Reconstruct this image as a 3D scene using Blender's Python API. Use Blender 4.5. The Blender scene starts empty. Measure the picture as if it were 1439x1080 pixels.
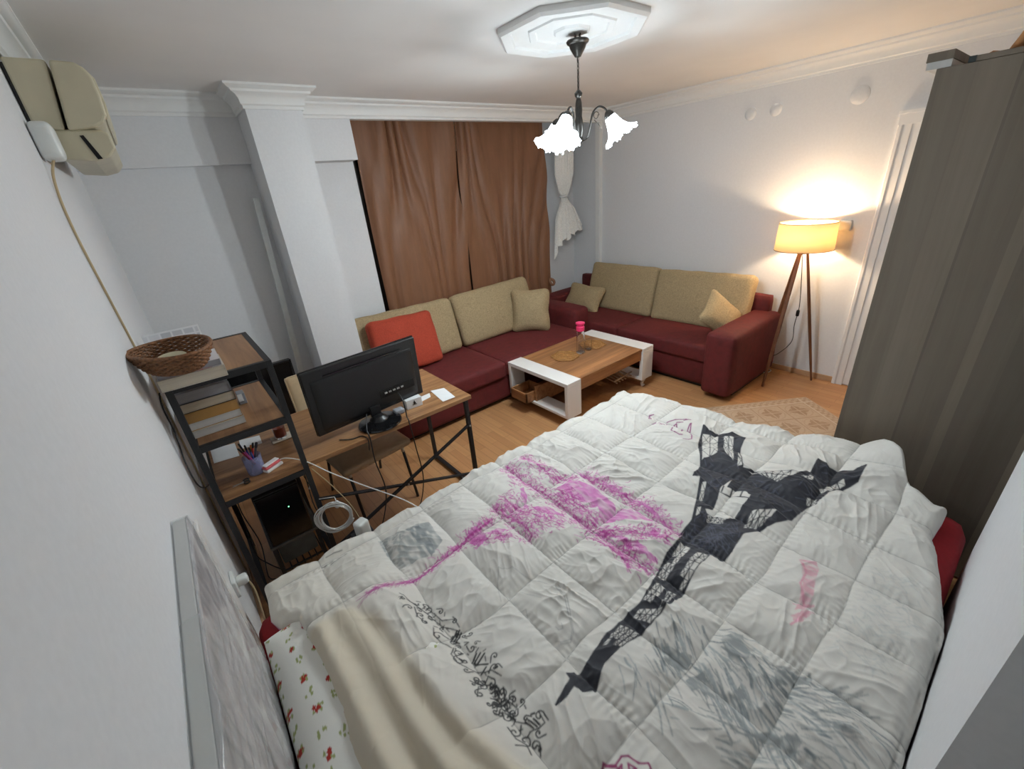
import bpy, bmesh, math, random
import numpy as np
from mathutils import Matrix, Vector
random.seed(7)
PI = math.pi
sc = bpy.context.scene
C = sc.collection

# ---------------------------------------------------------------- camera, world, light, exposure
cam_data = bpy.data.cameras.new('camera')
cam_data.sensor_fit = 'HORIZONTAL'
cam_data.sensor_width = 36.0
cam_data.lens = 36.0 * 591.7 / 1439.0
cam_data.clip_start = 0.01
cam = bpy.data.objects.new('camera', cam_data)
C.objects.link(cam)
cam.matrix_world = Matrix(((0.77155616, 0.32937128, -0.54425697, 0.0),
                           (-0.63037161, 0.28067602, -0.72377663, 0.0),
                           (-0.08563135, 0.90151846, 0.42418362, 1.93),
                           (0, 0, 0, 1)))
sc.camera = cam
world = bpy.data.worlds.new('world')
sc.world = world
world.use_nodes = True
world.node_tree.nodes['Background'].inputs[0].default_value = (0.55, 0.62, 0.70, 1)
world.node_tree.nodes['Background'].inputs[1].default_value = 0.25
sc.view_settings.view_transform = 'Standard'
sc.view_settings.look = 'None'
sc.view_settings.exposure = 0.80
sc.view_settings.gamma = 1.0
sc.view_settings.use_curve_mapping = False
COOL = (0.86, 0.96, 0.99)
WARM = (1.0, 0.74, 0.48)
CHAND_W = 14.5      # watts of each chandelier bulb
LAMP_W = 18.0       # floor lamp bulb

# ---------------------------------------------------------------- helpers
def new_mat(name, color, rough=0.6, metal=0.0, spec=0.5, **kw):
    m = bpy.data.materials.new(name)
    m.use_nodes = True
    nt = m.node_tree
    b = nt.nodes['Principled BSDF']
    b.inputs['Base Color'].default_value = (*color, 1)
    b.inputs['Roughness'].default_value = rough
    b.inputs['Metallic'].default_value = metal
    b.inputs['Specular IOR Level'].default_value = spec
    if 'sheen' in kw:
        b.inputs['Sheen Weight'].default_value = kw['sheen']
        b.inputs['Sheen Roughness'].default_value = 0.4
        if 'sheen_tint' in kw:
            b.inputs['Sheen Tint'].default_value = (*kw['sheen_tint'], 1)
    if 'coat' in kw:
        b.inputs['Coat Weight'].default_value = kw['coat']
        b.inputs['Coat Roughness'].default_value = 0.15
    if 'trans' in kw:
        b.inputs['Transmission Weight'].default_value = kw['trans']
        b.inputs['IOR'].default_value = 1.45
    if 'alpha' in kw:
        b.inputs['Alpha'].default_value = kw['alpha']
    if 'emit' in kw:
        b.inputs['Emission Color'].default_value = (*kw['emit'], 1)
        b.inputs['Emission Strength'].default_value = kw['emit_s']
    if 'noise' in kw:          # (scale, amount, bump, stretch)
        sca, amt, bump, st = kw['noise']
        tc = nt.nodes.new('ShaderNodeTexCoord')
        mp = nt.nodes.new('ShaderNodeMapping')
        mp.inputs['Scale'].default_value = st
        nt.links.new(tc.outputs['Object'], mp.inputs['Vector'])
        n = nt.nodes.new('ShaderNodeTexNoise')
        n.inputs['Scale'].default_value = sca
        n.inputs['Detail'].default_value = 5
        nt.links.new(mp.outputs[0], n.inputs['Vector'])
        r = nt.nodes.new('ShaderNodeValToRGB')
        r.color_ramp.elements[0].position = 0.3
        r.color_ramp.elements[1].position = 0.7
        r.color_ramp.elements[0].color = (*[c * (1 - amt) for c in color], 1)
        r.color_ramp.elements[1].color = (*[min(1, c * (1 + amt)) for c in color], 1)
        nt.links.new(n.outputs['Fac'], r.inputs[0])
        nt.links.new(r.outputs[0], b.inputs['Base Color'])
        if bump:
            bp = nt.nodes.new('ShaderNodeBump')
            bp.inputs['Strength'].default_value = bump
            bp.inputs['Distance'].default_value = 0.004
            nt.links.new(n.outputs['Fac'], bp.inputs['Height'])
            nt.links.new(bp.outputs[0], b.inputs['Normal'])
    return m

def wood_mat(name, c1, c2, axis='X', rough=0.45, scale=1.0, bands=0.0, bandw=0.09):
    """grain runs along axis; bands > 0 adds wider strips of changing tone across the grain"""
    m = bpy.data.materials.new(name)
    m.use_nodes = True
    nt = m.node_tree
    b = nt.nodes['Principled BSDF']
    b.inputs['Roughness'].default_value = rough
    tc = nt.nodes.new('ShaderNodeTexCoord')
    mp = nt.nodes.new('ShaderNodeMapping')
    st = {'X': (0.7, 14, 14), 'Y': (14, 0.7, 14), 'Z': (14, 14, 0.7)}[axis]
    mp.inputs['Scale'].default_value = tuple(s * scale for s in st)
    nt.links.new(tc.outputs['Object'], mp.inputs['Vector'])
    n = nt.nodes.new('ShaderNodeTexNoise')
    n.inputs['Scale'].default_value = 2.2
    n.inputs['Detail'].default_value = 8
    n.inputs['Roughness'].default_value = 0.62
    n.inputs['Distortion'].default_value = 0.6
    nt.links.new(mp.outputs[0], n.inputs['Vector'])
    r = nt.nodes.new('ShaderNodeValToRGB')
    r.color_ramp.elements[0].position = 0.32
    r.color_ramp.elements[1].position = 0.68
    r.color_ramp.elements[0].color = (*c1, 1)
    r.color_ramp.elements[1].color = (*c2, 1)
    nt.links.new(n.outputs['Fac'], r.inputs[0])
    out = r.outputs[0]
    if bands:
        mp2 = nt.nodes.new('ShaderNodeMapping')
        s2 = {'X': (0.0, 1 / bandw, 0), 'Y': (1 / bandw, 0, 0), 'Z': (1 / bandw, 1 / bandw, 0.0)}[axis]
        mp2.inputs['Scale'].default_value = s2
        nt.links.new(tc.outputs['Object'], mp2.inputs['Vector'])
        v = nt.nodes.new('ShaderNodeTexVoronoi')
        v.inputs['Scale'].default_value = 1.0
        v.inputs['Randomness'].default_value = 0.6
        nt.links.new(mp2.outputs[0], v.inputs['Vector'])
        bw = nt.nodes.new('ShaderNodeRGBToBW')
        nt.links.new(v.outputs['Color'], bw.inputs[0])
        mr = nt.nodes.new('ShaderNodeMapRange')
        mr.inputs['From Min'].default_value = 0.1
        mr.inputs['From Max'].default_value = 0.9
        mr.inputs['To Min'].default_value = 1 - bands
        mr.inputs['To Max'].default_value = 1 + bands
        nt.links.new(bw.outputs[0], mr.inputs['Value'])
        mx = nt.nodes.new('ShaderNodeVectorMath')
        mx.operation = 'SCALE'
        nt.links.new(out, mx.inputs[0])
        nt.links.new(mr.outputs[0], mx.inputs['Scale'])
        out = mx.outputs[0]
    nt.links.new(out, b.inputs['Base Color'])
    return m

def vc_mat(name, rough=0.8, sheen=0.0, bump=0.0, bscale=300, trans=0.0):
    m = new_mat(name, (1, 1, 1), rough)
    nt = m.node_tree
    b = nt.nodes['Principled BSDF']
    a = nt.nodes.new('ShaderNodeVertexColor')
    a.layer_name = 'Col'
    nt.links.new(a.outputs[0], b.inputs['Base Color'])
    b.inputs['Sheen Weight'].default_value = sheen
    if bump:
        n = nt.nodes.new('ShaderNodeTexNoise')
        n.inputs['Scale'].default_value = bscale
        tc = nt.nodes.new('ShaderNodeTexCoord')
        nt.links.new(tc.outputs['Object'], n.inputs['Vector'])
        bp = nt.nodes.new('ShaderNodeBump')
        bp.inputs['Strength'].default_value = bump
        bp.inputs['Distance'].default_value = 0.002
        nt.links.new(n.outputs['Fac'], bp.inputs['Height'])
        nt.links.new(bp.outputs[0], b.inputs['Normal'])
    return m

def wpos(o):
    v = Vector((0, 0, 0))
    while o is not None:
        v = v + o.location
        o = o.parent
    return v

class MB:
    def __init__(s):
        s.v = []; s.f = []
    def add(s, vs, fs):
        n = len(s.v)
        s.v += [tuple(x) for x in vs]
        s.f += [tuple(i + n for i in f) for f in fs]
        return s
    def box(s, x0, y0, z0, x1, y1, z1):
        vs = [(x, y, z) for z in (z0, z1) for y in (y0, y1) for x in (x0, x1)]
        return s.add(vs, [(0, 2, 3, 1), (4, 5, 7, 6), (0, 1, 5, 4), (2, 6, 7, 3), (0, 4, 6, 2), (1, 3, 7, 5)])
    def obox(s, c, size, M=None):
        M = M or Matrix.Identity(3)
        vs = [Vector(c) + M @ Vector((x * size[0] / 2, y * size[1] / 2, z * size[2] / 2)) for z in (-1, 1) for y in (-1, 1) for x in (-1, 1)]
        return s.add(vs, [(0, 2, 3, 1), (4, 5, 7, 6), (0, 1, 5, 4), (2, 6, 7, 3), (0, 4, 6, 2), (1, 3, 7, 5)])
    def bar(s, p, q, w, h=None):
        h = h or w
        p = Vector(p); q = Vector(q); d = (q - p)
        L = d.length; d = d.normalized()
        up = Vector((0, 0, 1)) if abs(d.z) < 0.95 else Vector((0, 1, 0))
        x = d.cross(up).normalized(); y = x.cross(d).normalized()
        M = Matrix((x, d, y)).transposed()
        return s.obox((p + q) / 2, (w, L, h), M)
    def tube(s, pts, r, seg=8, cap=True):
        pts = [Vector(p) for p in pts]
        n = len(pts)
        rs = r if isinstance(r, (list, tuple)) else [r] * n
        t0 = (pts[1] - pts[0]).normalized()
        up = Vector((0, 0, 1)) if abs(t0.z) < 0.9 else Vector((1, 0, 0))
        x = t0.cross(up).normalized()
        base = len(s.v); vs = []
        for i, p in enumerate(pts):
            t = (pts[min(i + 1, n - 1)] - pts[max(i - 1, 0)])
            if t.length < 1e-9: t = t0
            t = t.normalized()
            x = (x - t * x.dot(t))
            x = x.normalized() if x.length > 1e-6 else t.orthogonal().normalized()
            y = t.cross(x)
            for k in range(seg):
                a = 2 * PI * k / seg
                vs.append(p + (x * math.cos(a) + y * math.sin(a)) * rs[i])
        fs = [(i * seg + k, i * seg + (k + 1) % seg, (i + 1) * seg + (k + 1) % seg, (i + 1) * seg + k) for i in range(n - 1) for k in range(seg)]
        if cap:
            fs += [tuple(range(seg - 1, -1, -1)), tuple((n - 1) * seg + k for k in range(seg))]
        return s.add(vs, fs)
    def lathe(s, prof, c=(0, 0, 0), seg=24, M=None, ruffle=None):
        c = Vector(c); M = M or Matrix.Identity(3); vs = []
        n = len(prof)
        for i, (r, z) in enumerate(prof):
            for k in range(seg):
                a = 2 * PI * k / seg
                rr, zz = (r, z) if not ruffle else ruffle(i, a, r, z)
                vs.append(c + M @ Vector((rr * math.cos(a), rr * math.sin(a), zz)))
        fs = [(i * seg + k, i * seg + (k + 1) % seg, (i + 1) * seg + (k + 1) % seg, (i + 1) * seg + k) for i in range(n - 1) for k in range(seg)]
        if prof[0][0] > 1e-6 and not getattr(s, 'open_', False): fs.append(tuple(range(seg - 1, -1, -1)))
        if prof[-1][0] > 1e-6 and not getattr(s, 'open_', False): fs.append(tuple((n - 1) * seg + k for k in range(seg)))
        return s.add(vs, fs)
    def prism(s, poly, axis, a, b):
        n = len(poly)
        def P(u, v, w):
            return {'X': (w, u, v), 'Y': (u, w, v), 'Z': (u, v, w)}[axis]
        vs = [P(u, v, a) for u, v in poly] + [P(u, v, b) for u, v in poly]
        fs = [tuple(range(n - 1, -1, -1)), tuple(range(n, 2 * n))] + [(i, (i + 1) % n, n + (i + 1) % n, n + i) for i in range(n)]
        return s.add(vs, fs)
    def rbox(s, c, size, r=0.04, bulge=(0, 0, 0), M=None, n=12, pinch=0.0, rad_noise=0.0, seed=0):
        """rounded box with bulging faces; pinch pulls the corners out into a pillow"""
        M = M or Matrix.Identity(3); c = Vector(c)
        h = [k / 2 for k in size]; rr = min(r, *[k * 0.98 for k in h])
        rnd = random.Random(seed); ph = [rnd.uniform(0, 6) for _ in range(6)]
        idx = {}; vs = []; fs = []
        def vert(p):
            key = tuple(round(k, 5) for k in p)
            if key in idx: return idx[key]
            q = [max(-(h[i] - rr), min(h[i] - rr, p[i] * h[i])) for i in range(3)]
            d = Vector([p[i] * h[i] - q[i] for i in range(3)])
            L = d.length
            P = Vector(q) + (d.normalized() * rr if L > 1e-9 else Vector((0, 0, 0)))
            u = [P[i] / h[i] for i in range(3)]
            for i in range(3):
                if bulge[i]:
                    o = [j for j in range(3) if j != i]
                    P[i] += bulge[i] * math.copysign(1, u[i]) * abs(u[i]) ** 0.7 * math.cos(u[o[0]] * PI / 2) * math.cos(u[o[1]] * PI / 2) if abs(u[i]) > .01 else 0
            if pinch:
                th = min(range(3), key=lambda i: h[i]); o = [j for j in range(3) if j != th]
                e = (1 - u[o[0]] ** 4) * (1 - u[o[1]] ** 4)
                P[th] *= (0.22 + 0.78 * max(0, e) ** 0.45)
                cf = abs(u[o[0]] * u[o[1]]) ** 3
                for j in o: P[j] *= 1 + pinch * (cf - 0.5 * (1 - abs(u[o[0] if j == o[1] else o[1]])))
            if rad_noise:
                P += Vector([rad_noise * math.sin(P[(i + 1) % 3] * 23 + ph[i]) * math.sin(P[(i + 2) % 3] * 31 + ph[i + 3]) for i in range(3)])
            idx[key] = len(vs); vs.append(c + M @ P)
            return idx[key]
        g = [math.sin((-1 + 2 * i / n) * PI / 2) * 0.5 + (-1 + 2 * i / n) * 0.5 for i in range(n + 1)]
        for ax in range(3):
            o = [j for j in range(3) if j != ax]
            for sg in (-1, 1):
                for i in range(n):
                    for j in range(n):
                        q = []
                        for a, b in ((i, j), (i + 1, j), (i + 1, j + 1), (i, j + 1)):
                            p = [0, 0, 0]; p[ax] = sg; p[o[0]] = g[a]; p[o[1]] = g[b]
                            q.append(vert(p))
                        if (sg > 0) != (ax == 1): fs.append(tuple(q))
                        else: fs.append(tuple(reversed(q)))
        return s.add(vs, fs)

def tag(o, label=None, cat=None, group=None, kind=None):
    if label: o['label'] = label
    if cat: o['category'] = cat
    if group: o['group'] = group
    if kind: o['kind'] = kind
    return o

def thing(name, loc, label, cat, group=None, rz=0):
    o = bpy.data.objects.new(name, None)
    o.empty_display_size = 0.05
    C.objects.link(o)
    o.location = loc
    o.rotation_euler = (0, 0, rz)
    return tag(o, label, cat, group)

def obj(name, mb, m, parent=None, bevel=0, smooth=False, seg=2, local=False, origin=None, sub=0, solid=0, label=None, colors=None):
    off = Vector((0, 0, 0))
    if parent is not None and not local: off = wpos(parent)
    if origin is not None: off = Vector(origin)
    me = bpy.data.meshes.new(name)
    me.from_pydata([(x - off.x, y - off.y, z - off.z) for x, y, z in mb.v], [], mb.f)
    bm = bmesh.new(); bm.from_mesh(me)
    if solid >= 0: bmesh.ops.recalc_face_normals(bm, faces=bm.faces)
    bm.to_mesh(me); bm.free()
    me.materials.append(m)
    if smooth:
        for p in me.polygons: p.use_smooth = True
        if smooth == 'auto':
            me.set_sharp_from_angle(angle=math.radians(35))
    if colors is not None:
        ca = me.color_attributes.new('Col', 'FLOAT_COLOR', 'POINT')
        ca.data.foreach_set('color', np.array([(*colors(*v), 1) for v in mb.v], dtype=np.float32).ravel())
    o = bpy.data.objects.new(name, me)
    C.objects.link(o)
    if parent is not None: o.parent = parent
    if origin is not None: o.location = origin
    if bevel:
        md = o.modifiers.new('bevel', 'BEVEL'); md.width = bevel; md.segments = seg; md.limit_method = 'ANGLE'
    if sub:
        md = o.modifiers.new('sub', 'SUBSURF'); md.levels = sub; md.render_levels = sub
    if solid > 0:
        md = o.modifiers.new('solid', 'SOLIDIFY'); md.thickness = solid; md.offset = 0
    if label: o['label'] = label
    return o

def struct(name, mb, m, parent=None, **kw):
    o = obj(name, mb, m, parent, **kw)
    o['kind'] = 'structure'
    return o

def grid_obj(name, P, col, m, parent=None, origin=None, solid=0.0):
    """P: (ny,nx,3) points, col: (ny,nx,3) linear colours or None"""
    ny, nx, _ = P.shape
    off = np.array(wpos(parent)) if parent is not None else np.array(origin if origin is not None else (0, 0, 0))
    me = bpy.data.meshes.new(name)
    V = (P.reshape(-1, 3) - off).astype(np.float32)
    me.vertices.add(len(V)); me.vertices.foreach_set('co', V.ravel())
    i = np.arange((ny - 1) * (nx - 1)); r = i // (nx - 1); c_ = i % (nx - 1)
    a = r * nx + c_
    F = np.stack([a, a + 1, a + 1 + nx, a + nx], 1).astype(np.int32)
    me.loops.add(F.size); me.loops.foreach_set('vertex_index', F.ravel())
    me.polygons.add(len(F)); me.polygons.foreach_set('loop_start', (np.arange(len(F)) * 4).astype(np.int32))
    me.polygons.foreach_set('loop_total', np.full(len(F), 4, np.int32))
    me.polygons.foreach_set('use_smooth', np.ones(len(F), bool))
    me.update(calc_edges=True)
    if col is not None:
        ca = me.color_attributes.new('Col', 'FLOAT_COLOR', 'POINT')
        cc = np.concatenate([col.reshape(-1, 3), np.ones((len(V), 1))], 1).astype(np.float32)
        ca.data.foreach_set('color', cc.ravel())
    me.materials.append(m)
    o = bpy.data.objects.new(name, me)
    C.objects.link(o)
    if parent is not None: o.parent = parent
    elif origin is not None: o.location = origin
    if solid:
        md = o.modifiers.new('solid', 'SOLIDIFY'); md.thickness = solid; md.offset = -1
    return o

def vnoise(x, y, seed=0):
    rs = np.random.RandomState(seed); T = rs.rand(256, 256)
    xi = np.floor(x).astype(int); yi = np.floor(y).astype(int)
    fx = x - xi; fy = y - yi
    fx = fx * fx * (3 - 2 * fx); fy = fy * fy * (3 - 2 * fy)
    a = T[xi % 256, yi % 256]; b = T[(xi + 1) % 256, yi % 256]; c = T[xi % 256, (yi + 1) % 256]; d = T[(xi + 1) % 256, (yi + 1) % 256]
    return a * (1 - fx) * (1 - fy) + b * fx * (1 - fy) + c * (1 - fx) * fy + d * fx * fy

def rot(rx=0, ry=0, rz=0):
    return (Matrix.Rotation(rz, 3, 'Z') @ Matrix.Rotation(ry, 3, 'Y') @ Matrix.Rotation(rx, 3, 'X'))
R = math.radians

# ---------------------------------------------------------------- materials
M_wall = new_mat('wall_paint', (0.73, 0.735, 0.75), 0.75, noise=(60, 0.02, 0.12, (1, 1, 1)))
M_ceil = new_mat('ceiling_paint', (0.80, 0.785, 0.77), 0.85, noise=(3, 0.02, 0.05, (1, 1, 1)))
M_trim = new_mat('white_plaster', (0.80, 0.80, 0.79), 0.55, noise=(30, 0.01, 0.05, (1, 1, 1)))
M_door = new_mat('white_door_paint', (0.82, 0.81, 0.80), 0.6, noise=(3, 0.01, 0, (1, 1, 1)))
M_black = new_mat('black_powder_coat', (0.012, 0.012, 0.014), 0.5, noise=(200, 0.1, 0.1, (1, 1, 1)))
M_blackp = new_mat('black_plastic', (0.008, 0.008, 0.009), 0.38, noise=(300, 0.1, 0.05, (1, 1, 1)))
M_gloss = new_mat('black_gloss_plastic', (0.006, 0.006, 0.007), 0.15, noise=(50, 0.1, 0, (1, 1, 1)))
M_desk = wood_mat('desk_oak', (0.20, 0.088, 0.033), (0.44, 0.23, 0.10), 'X', 0.4)
M_shelf = wood_mat('shelf_knotty_oak', (0.19, 0.085, 0.035), (0.42, 0.22, 0.10), 'Y', 0.45, 0.7)
M_table = wood_mat('table_walnut', (0.22, 0.085, 0.030), (0.47, 0.22, 0.085), 'X', 0.35, 0.7, bands=0.2, bandw=0.09)
M_tablei = wood_mat('table_inner_wood', (0.20, 0.08, 0.03), (0.40, 0.19, 0.08), 'Y', 0.4, 0.7)
M_ward = wood_mat('wardrobe_grey_oak', (0.135, 0.108, 0.080), (0.165, 0.136, 0.103), 'Z', 0.5, 0.7, bands=0.30, bandw=0.11)
M_white = new_mat('white_laminate', (0.82, 0.80, 0.78), 0.35, noise=(50, 0.01, 0.02, (1, 1, 1)))
M_red = new_mat('dark_red_velvet', (0.095, 0.006, 0.006), 0.8, sheen=0.08, sheen_tint=(0.8, 0.10, 0.08), noise=(18, 0.18, 0.2, (1, 1, 1)))
M_beige = new_mat('beige_chenille', (0.36, 0.27, 0.150), 0.85, sheen=0.15, sheen_tint=(0.9, 0.75, 0.45), noise=(90, 0.22, 0.5, (1, 1, 1)))
M_orange = new_mat('rust_red_chenille', (0.38, 0.045, 0.018), 0.85, sheen=0.2, sheen_tint=(1, 0.4, 0.25), noise=(120, 0.2, 0.4, (1, 1, 1)))
M_curtain = new_mat('brown_satin', (0.215, 0.095, 0.045), 0.55, sheen=0.12, sheen_tint=(0.9, 0.6, 0.4), noise=(35, 0.08, 0.1, (1, 1, 0.1)))
M_sheet = new_mat('red_sheet', (0.30, 0.006, 0.012), 0.8, noise=(40, 0.08, 0.2, (1, 1, 1)))
M_ac = new_mat('aged_cream_plastic', (0.55, 0.50, 0.36), 0.4, noise=(8, 0.06, 0.02, (1, 1, 1)))
M_acw = new_mat('white_plastic', (0.75, 0.77, 0.75), 0.35, noise=(20, 0.02, 0, (1, 1, 1)))
M_brass = new_mat('dark_bronze', (0.06, 0.055, 0.05), 0.35, 0.8, noise=(60, 0.2, 0.05, (1, 1, 1)))
M_lampwood = wood_mat('lamp_leg_walnut', (0.10, 0.035, 0.014), (0.22, 0.085, 0.035), 'Z', 0.45)
M_alu = new_mat('aluminium', (0.62, 0.63, 0.62), 0.3, 0.7, noise=(30, 0.05, 0, (1, 1, 1)))
M_cream = new_mat('cream_vinyl', (0.66, 0.50, 0.31), 0.35, noise=(40, 0.04, 0.1, (1, 1, 1)))
M_cream_shaded = new_mat('cream_vinyl_shaded', (0.40, 0.29, 0.18), 0.5, noise=(40, 0.06, 0.1, (1, 1, 1)))  # the chair's cream vinyl, darkened to paint in the desk's shade on the seat
M_paper = new_mat('paper', (0.78, 0.79, 0.80), 0.8, noise=(15, 0.03, 0, (1, 1, 1)))
M_glass = new_mat('clear_glass', (0.95, 0.96, 0.97), 0.03, trans=1.0)
M_pink = new_mat('pink_plastic', (0.85, 0.04, 0.16), 0.35, noise=(10, 0.02, 0, (1, 1, 1)))
M_wirew = new_mat('white_cable', (0.72, 0.72, 0.70), 0.45, noise=(20, 0.03, 0, (1, 1, 1)))
M_wireb = new_mat('beige_cable', (0.50, 0.38, 0.22), 0.5, noise=(20, 0.05, 0, (1, 1, 1)))

# ---------------------------------------------------------------- room
XL, XR, YF, ZC = -0.215, 4.52, 4.27, 2.64
YB = -1.25
def floor_mat():
    m = bpy.data.materials.new('laminate_floor'); m.use_nodes = True
    nt = m.node_tree; b = nt.nodes['Principled BSDF']
    b.inputs['Roughness'].default_value = 0.33
    tc = nt.nodes.new('ShaderNodeTexCoord')
    mp = nt.nodes.new('ShaderNodeMapping'); mp.inputs['Rotation'].default_value = (0, 0, PI / 2)
    nt.links.new(tc.outputs['Object'], mp.inputs['Vector'])
    br = nt.nodes.new('ShaderNodeTexBrick')
    br.offset = 0.37; br.inputs['Scale'].default_value = 1.0
    br.inputs['Brick Width'].default_value = 0.42; br.inputs['Row Height'].default_value = 0.065
    br.inputs['Mortar Size'].default_value = 0.0012; br.inputs['Mortar Smooth'].default_value = 0.3
    br.inputs['Color1'].default_value = (0.54, 0.285, 0.125, 1)
    br.inputs['Color2'].default_value = (0.46, 0.225, 0.094, 1)
    br.inputs['Mortar'].default_value = (0.25, 0.11, 0.045, 1)
    nt.links.new(mp.outputs[0], br.inputs['Vector'])
    mp2 = nt.nodes.new('ShaderNodeMapping'); mp2.inputs['Scale'].default_value = (22, 1.2, 1)
    nt.links.new(tc.outputs['Object'], mp2.inputs['Vector'])
    n = nt.nodes.new('ShaderNodeTexNoise'); n.inputs['Scale'].default_value = 2.0; n.inputs['Detail'].default_value = 6
    nt.links.new(mp2.outputs[0], n.inputs['Vector'])
    mr = nt.nodes.new('ShaderNodeMapRange'); mr.inputs['To Min'].default_value = 0.78; mr.inputs['To Max'].default_value = 1.2
    nt.links.new(n.outputs['Fac'], mr.inputs['Value'])
    s = nt.nodes.new('ShaderNodeVectorMath'); s.operation = 'SCALE'
    nt.links.new(br.outputs['Color'], s.inputs[0]); nt.links.new(mr.outputs[0], s.inputs['Scale'])
    nt.links.new(s.outputs[0], b.inputs['Base Color'])
    return m
struct('floor', MB().box(XL - .1, YB - .1, -0.08, XR + .1, YF + .1, 0), floor_mat())
struct('ceiling', MB().box(XL - .1, YB - .1, ZC, XR + .1, YF + .1, ZC + .08), M_ceil)
struct('wall_left', MB().box(XL - .1, YB, 0, XL, YF, ZC), M_wall)
struct('wall_right', MB().box(XR, YB, 0, XR + .1, YF, ZC), M_wall)
struct('wall_far', MB().box(XL - .1, YF, 0, XR + .1, YF + .1, ZC), M_wall)
struct('wall_far_left', MB().box(XL, 3.83, 0, 1.065, YF, ZC).box(1.065, 3.98, 0, 1.53, YF, ZC).box(XL, 3.78, 2.233, 1.065, 3.83, ZC).box(1.065, 3.78, 2.233, 1.50, 3.98, ZC), M_wall)
struct('wall_pillar', MB().box(0.72, 3.48, 0, 1.065, 3.83, ZC), M_wall)
# near wall: a short return beside the bed, the wall behind the wardrobe, the wall behind the photographer
struct('wall_near', MB().box(0.77, -0.42, 0, 2.07, -0.125, ZC).box(2.07, -0.42, 0, XR, -0.30, ZC), M_wall)
struct('wall_back', MB().box(XL - .1, YB - .1, 0, XR + .1, YB, ZC), M_wall)

# plaster cornice swept around the room
def cornice(name, p, q, nrm):
    """p,q ends on the wall line (xy), nrm points into the room"""
    prof = [(0, -0.125), (0.012, -0.125), (0.012, -0.108), (0.022, -0.100), (0.026, -0.072), (0.040, -0.052), (0.062, -0.040), (0.066, -0.028), (0.078, -0.026), (0.092, -0.014), (0.098, -0.012), (0.098, 0), (0, 0)]
    mb = MB(); n = len(prof); vs = []
    for e in (p, q):
        ex, ey = e[0], e[1]; mx, my = e[2] if len(e) > 2 else (0, 0)
        for a, z in prof:
            vs.append((ex + nrm[0] * a + mx * a, ey + nrm[1] * a + my * a, ZC + z))
    fs = [(i, (i + 1) % n, n + (i + 1) % n, n + i) for i in range(n)] + [tuple(range(n)), tuple(range(2 * n - 1, n - 1, -1))]
    mb.add(vs, fs)
    return struct(name, mb, M_trim, smooth='auto')
cornice('trim_1', (XL, 3.78, (1, 0)), (0.72, 3.78, (-1, 0)), (0, -1))
cornice('trim_2', (0.72, 3.78, (0, -1)), (0.72, 3.48, (0, -1)), (-1, 0))
cornice('trim_3', (0.72, 3.48, (-1, 0)), (1.065, 3.48, (1, 0)), (0, -1))
cornice('trim_4', (1.065, 3.48, (0, -1)), (1.065, 3.78, (0, -1)), (1, 0))
cornice('trim_5', (1.065, 3.78, (1, 0)), (XR, 3.78, (-1, 0)), (0, -1))
cornice('trim_6', (XR, 3.78, (0, -1)), (XR, -0.30, (0, 1)), (-1, 0))
cornice('trim_7', (XL, YB, (0, 0)), (XL, 3.78, (0, -1)), (1, 0))
struct('trim_8', MB().box(1.50, 3.78, 2.515, XR, 3.84, ZC), M_trim)       # dropped pelmet above the window bay
# octagonal ceiling medallion
mb = MB(); cx, cy = 2.03, 1.90
def octa(r): return [(cx + r * math.cos(R(157.5 + 45 * k)), cy + r * math.sin(R(157.5 + 45 * k))) for k in range(8)]
rings = [(0.40, ZC), (0.40, ZC - .022), (0.385, ZC - .034), (0.335, ZC - .026), (0.33, ZC - .012), (0.24, ZC - .010), (0.235, ZC - .018), (0.20, ZC - .018), (0.195, ZC - .010), (0.10, ZC - .009), (0.09, ZC - .02), (0.02, ZC - .022)]
vs = []; fs = []
for r_, z_ in rings: vs += [(x, y, z_) for x, y in octa(r_)]
for i in range(len(rings) - 1):
    for k in range(8): fs.append((i * 8 + k, i * 8 + (k + 1) % 8, (i + 1) * 8 + (k + 1) % 8, (i + 1) * 8 + k))
fs.append(tuple(range((len(rings) - 1) * 8, len(rings) * 8)))
mb.add(vs, fs)
struct('trim_9', mb, M_trim)
# baseboards
M_base = wood_mat('baseboard_pale_wood', (0.42, 0.24, 0.13), (0.60, 0.38, 0.22), 'Y', 0.4)
struct('baseboard_right', MB().box(XR - .012, 0.985, 0, XR, YF, 0.055), M_base, bevel=.003)
struct('baseboard_far', MB().box(1.53, YF - .012, 0, XR - .012, YF, 0.055), M_base)
struct('baseboard_left', MB().box(XL, 1.65, 0, XL + .012, 3.83, 0.055), M_base)
# pipe casing in the right corner
struct('trim_10', MB().box(4.465, 3.765, 0, XR, 3.835, 2.515), M_trim, bevel=.004)
# window behind the curtain: dark frame, night-black pane, pale panel below
wf = struct('window_1', MB().box(1.53, 4.10, 0.60, 1.64, 4.16, 2.30).box(3.70, 4.10, .60, 3.80, 4.16, 2.30).box(1.60, 4.10, 2.20, 3.70, 4.16, 2.30).box(1.60, 4.10, 1.86, 3.70, 4.16, 1.94).box(1.60, 4.10, .60, 3.70, 4.16, .68).box(2.60, 4.10, .68, 2.68, 4.16, 2.20),
            new_mat('dark_window_frame', (0.045, 0.035, 0.03), 0.5, noise=(30, 0.1, 0, (1, 1, 1))))
obj('window_pane', MB().box(1.60, 4.125, 1.94, 3.70, 4.135, 2.20), M_gloss, wf)
obj('window_panel', MB().box(1.60, 4.12, .68, 3.70, 4.135, 1.86), new_mat('frosted_panel', (0.42, 0.42, 0.40), 0.5, noise=(10, .04, 0, (1, 1, 1))), wf)
obj('window_surround', MB().box(1.53, 4.16, .0, 3.80, YF, .60).box(1.53, 4.16, 2.30, 3.80, YF, ZC), M_wall, wf)
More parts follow.
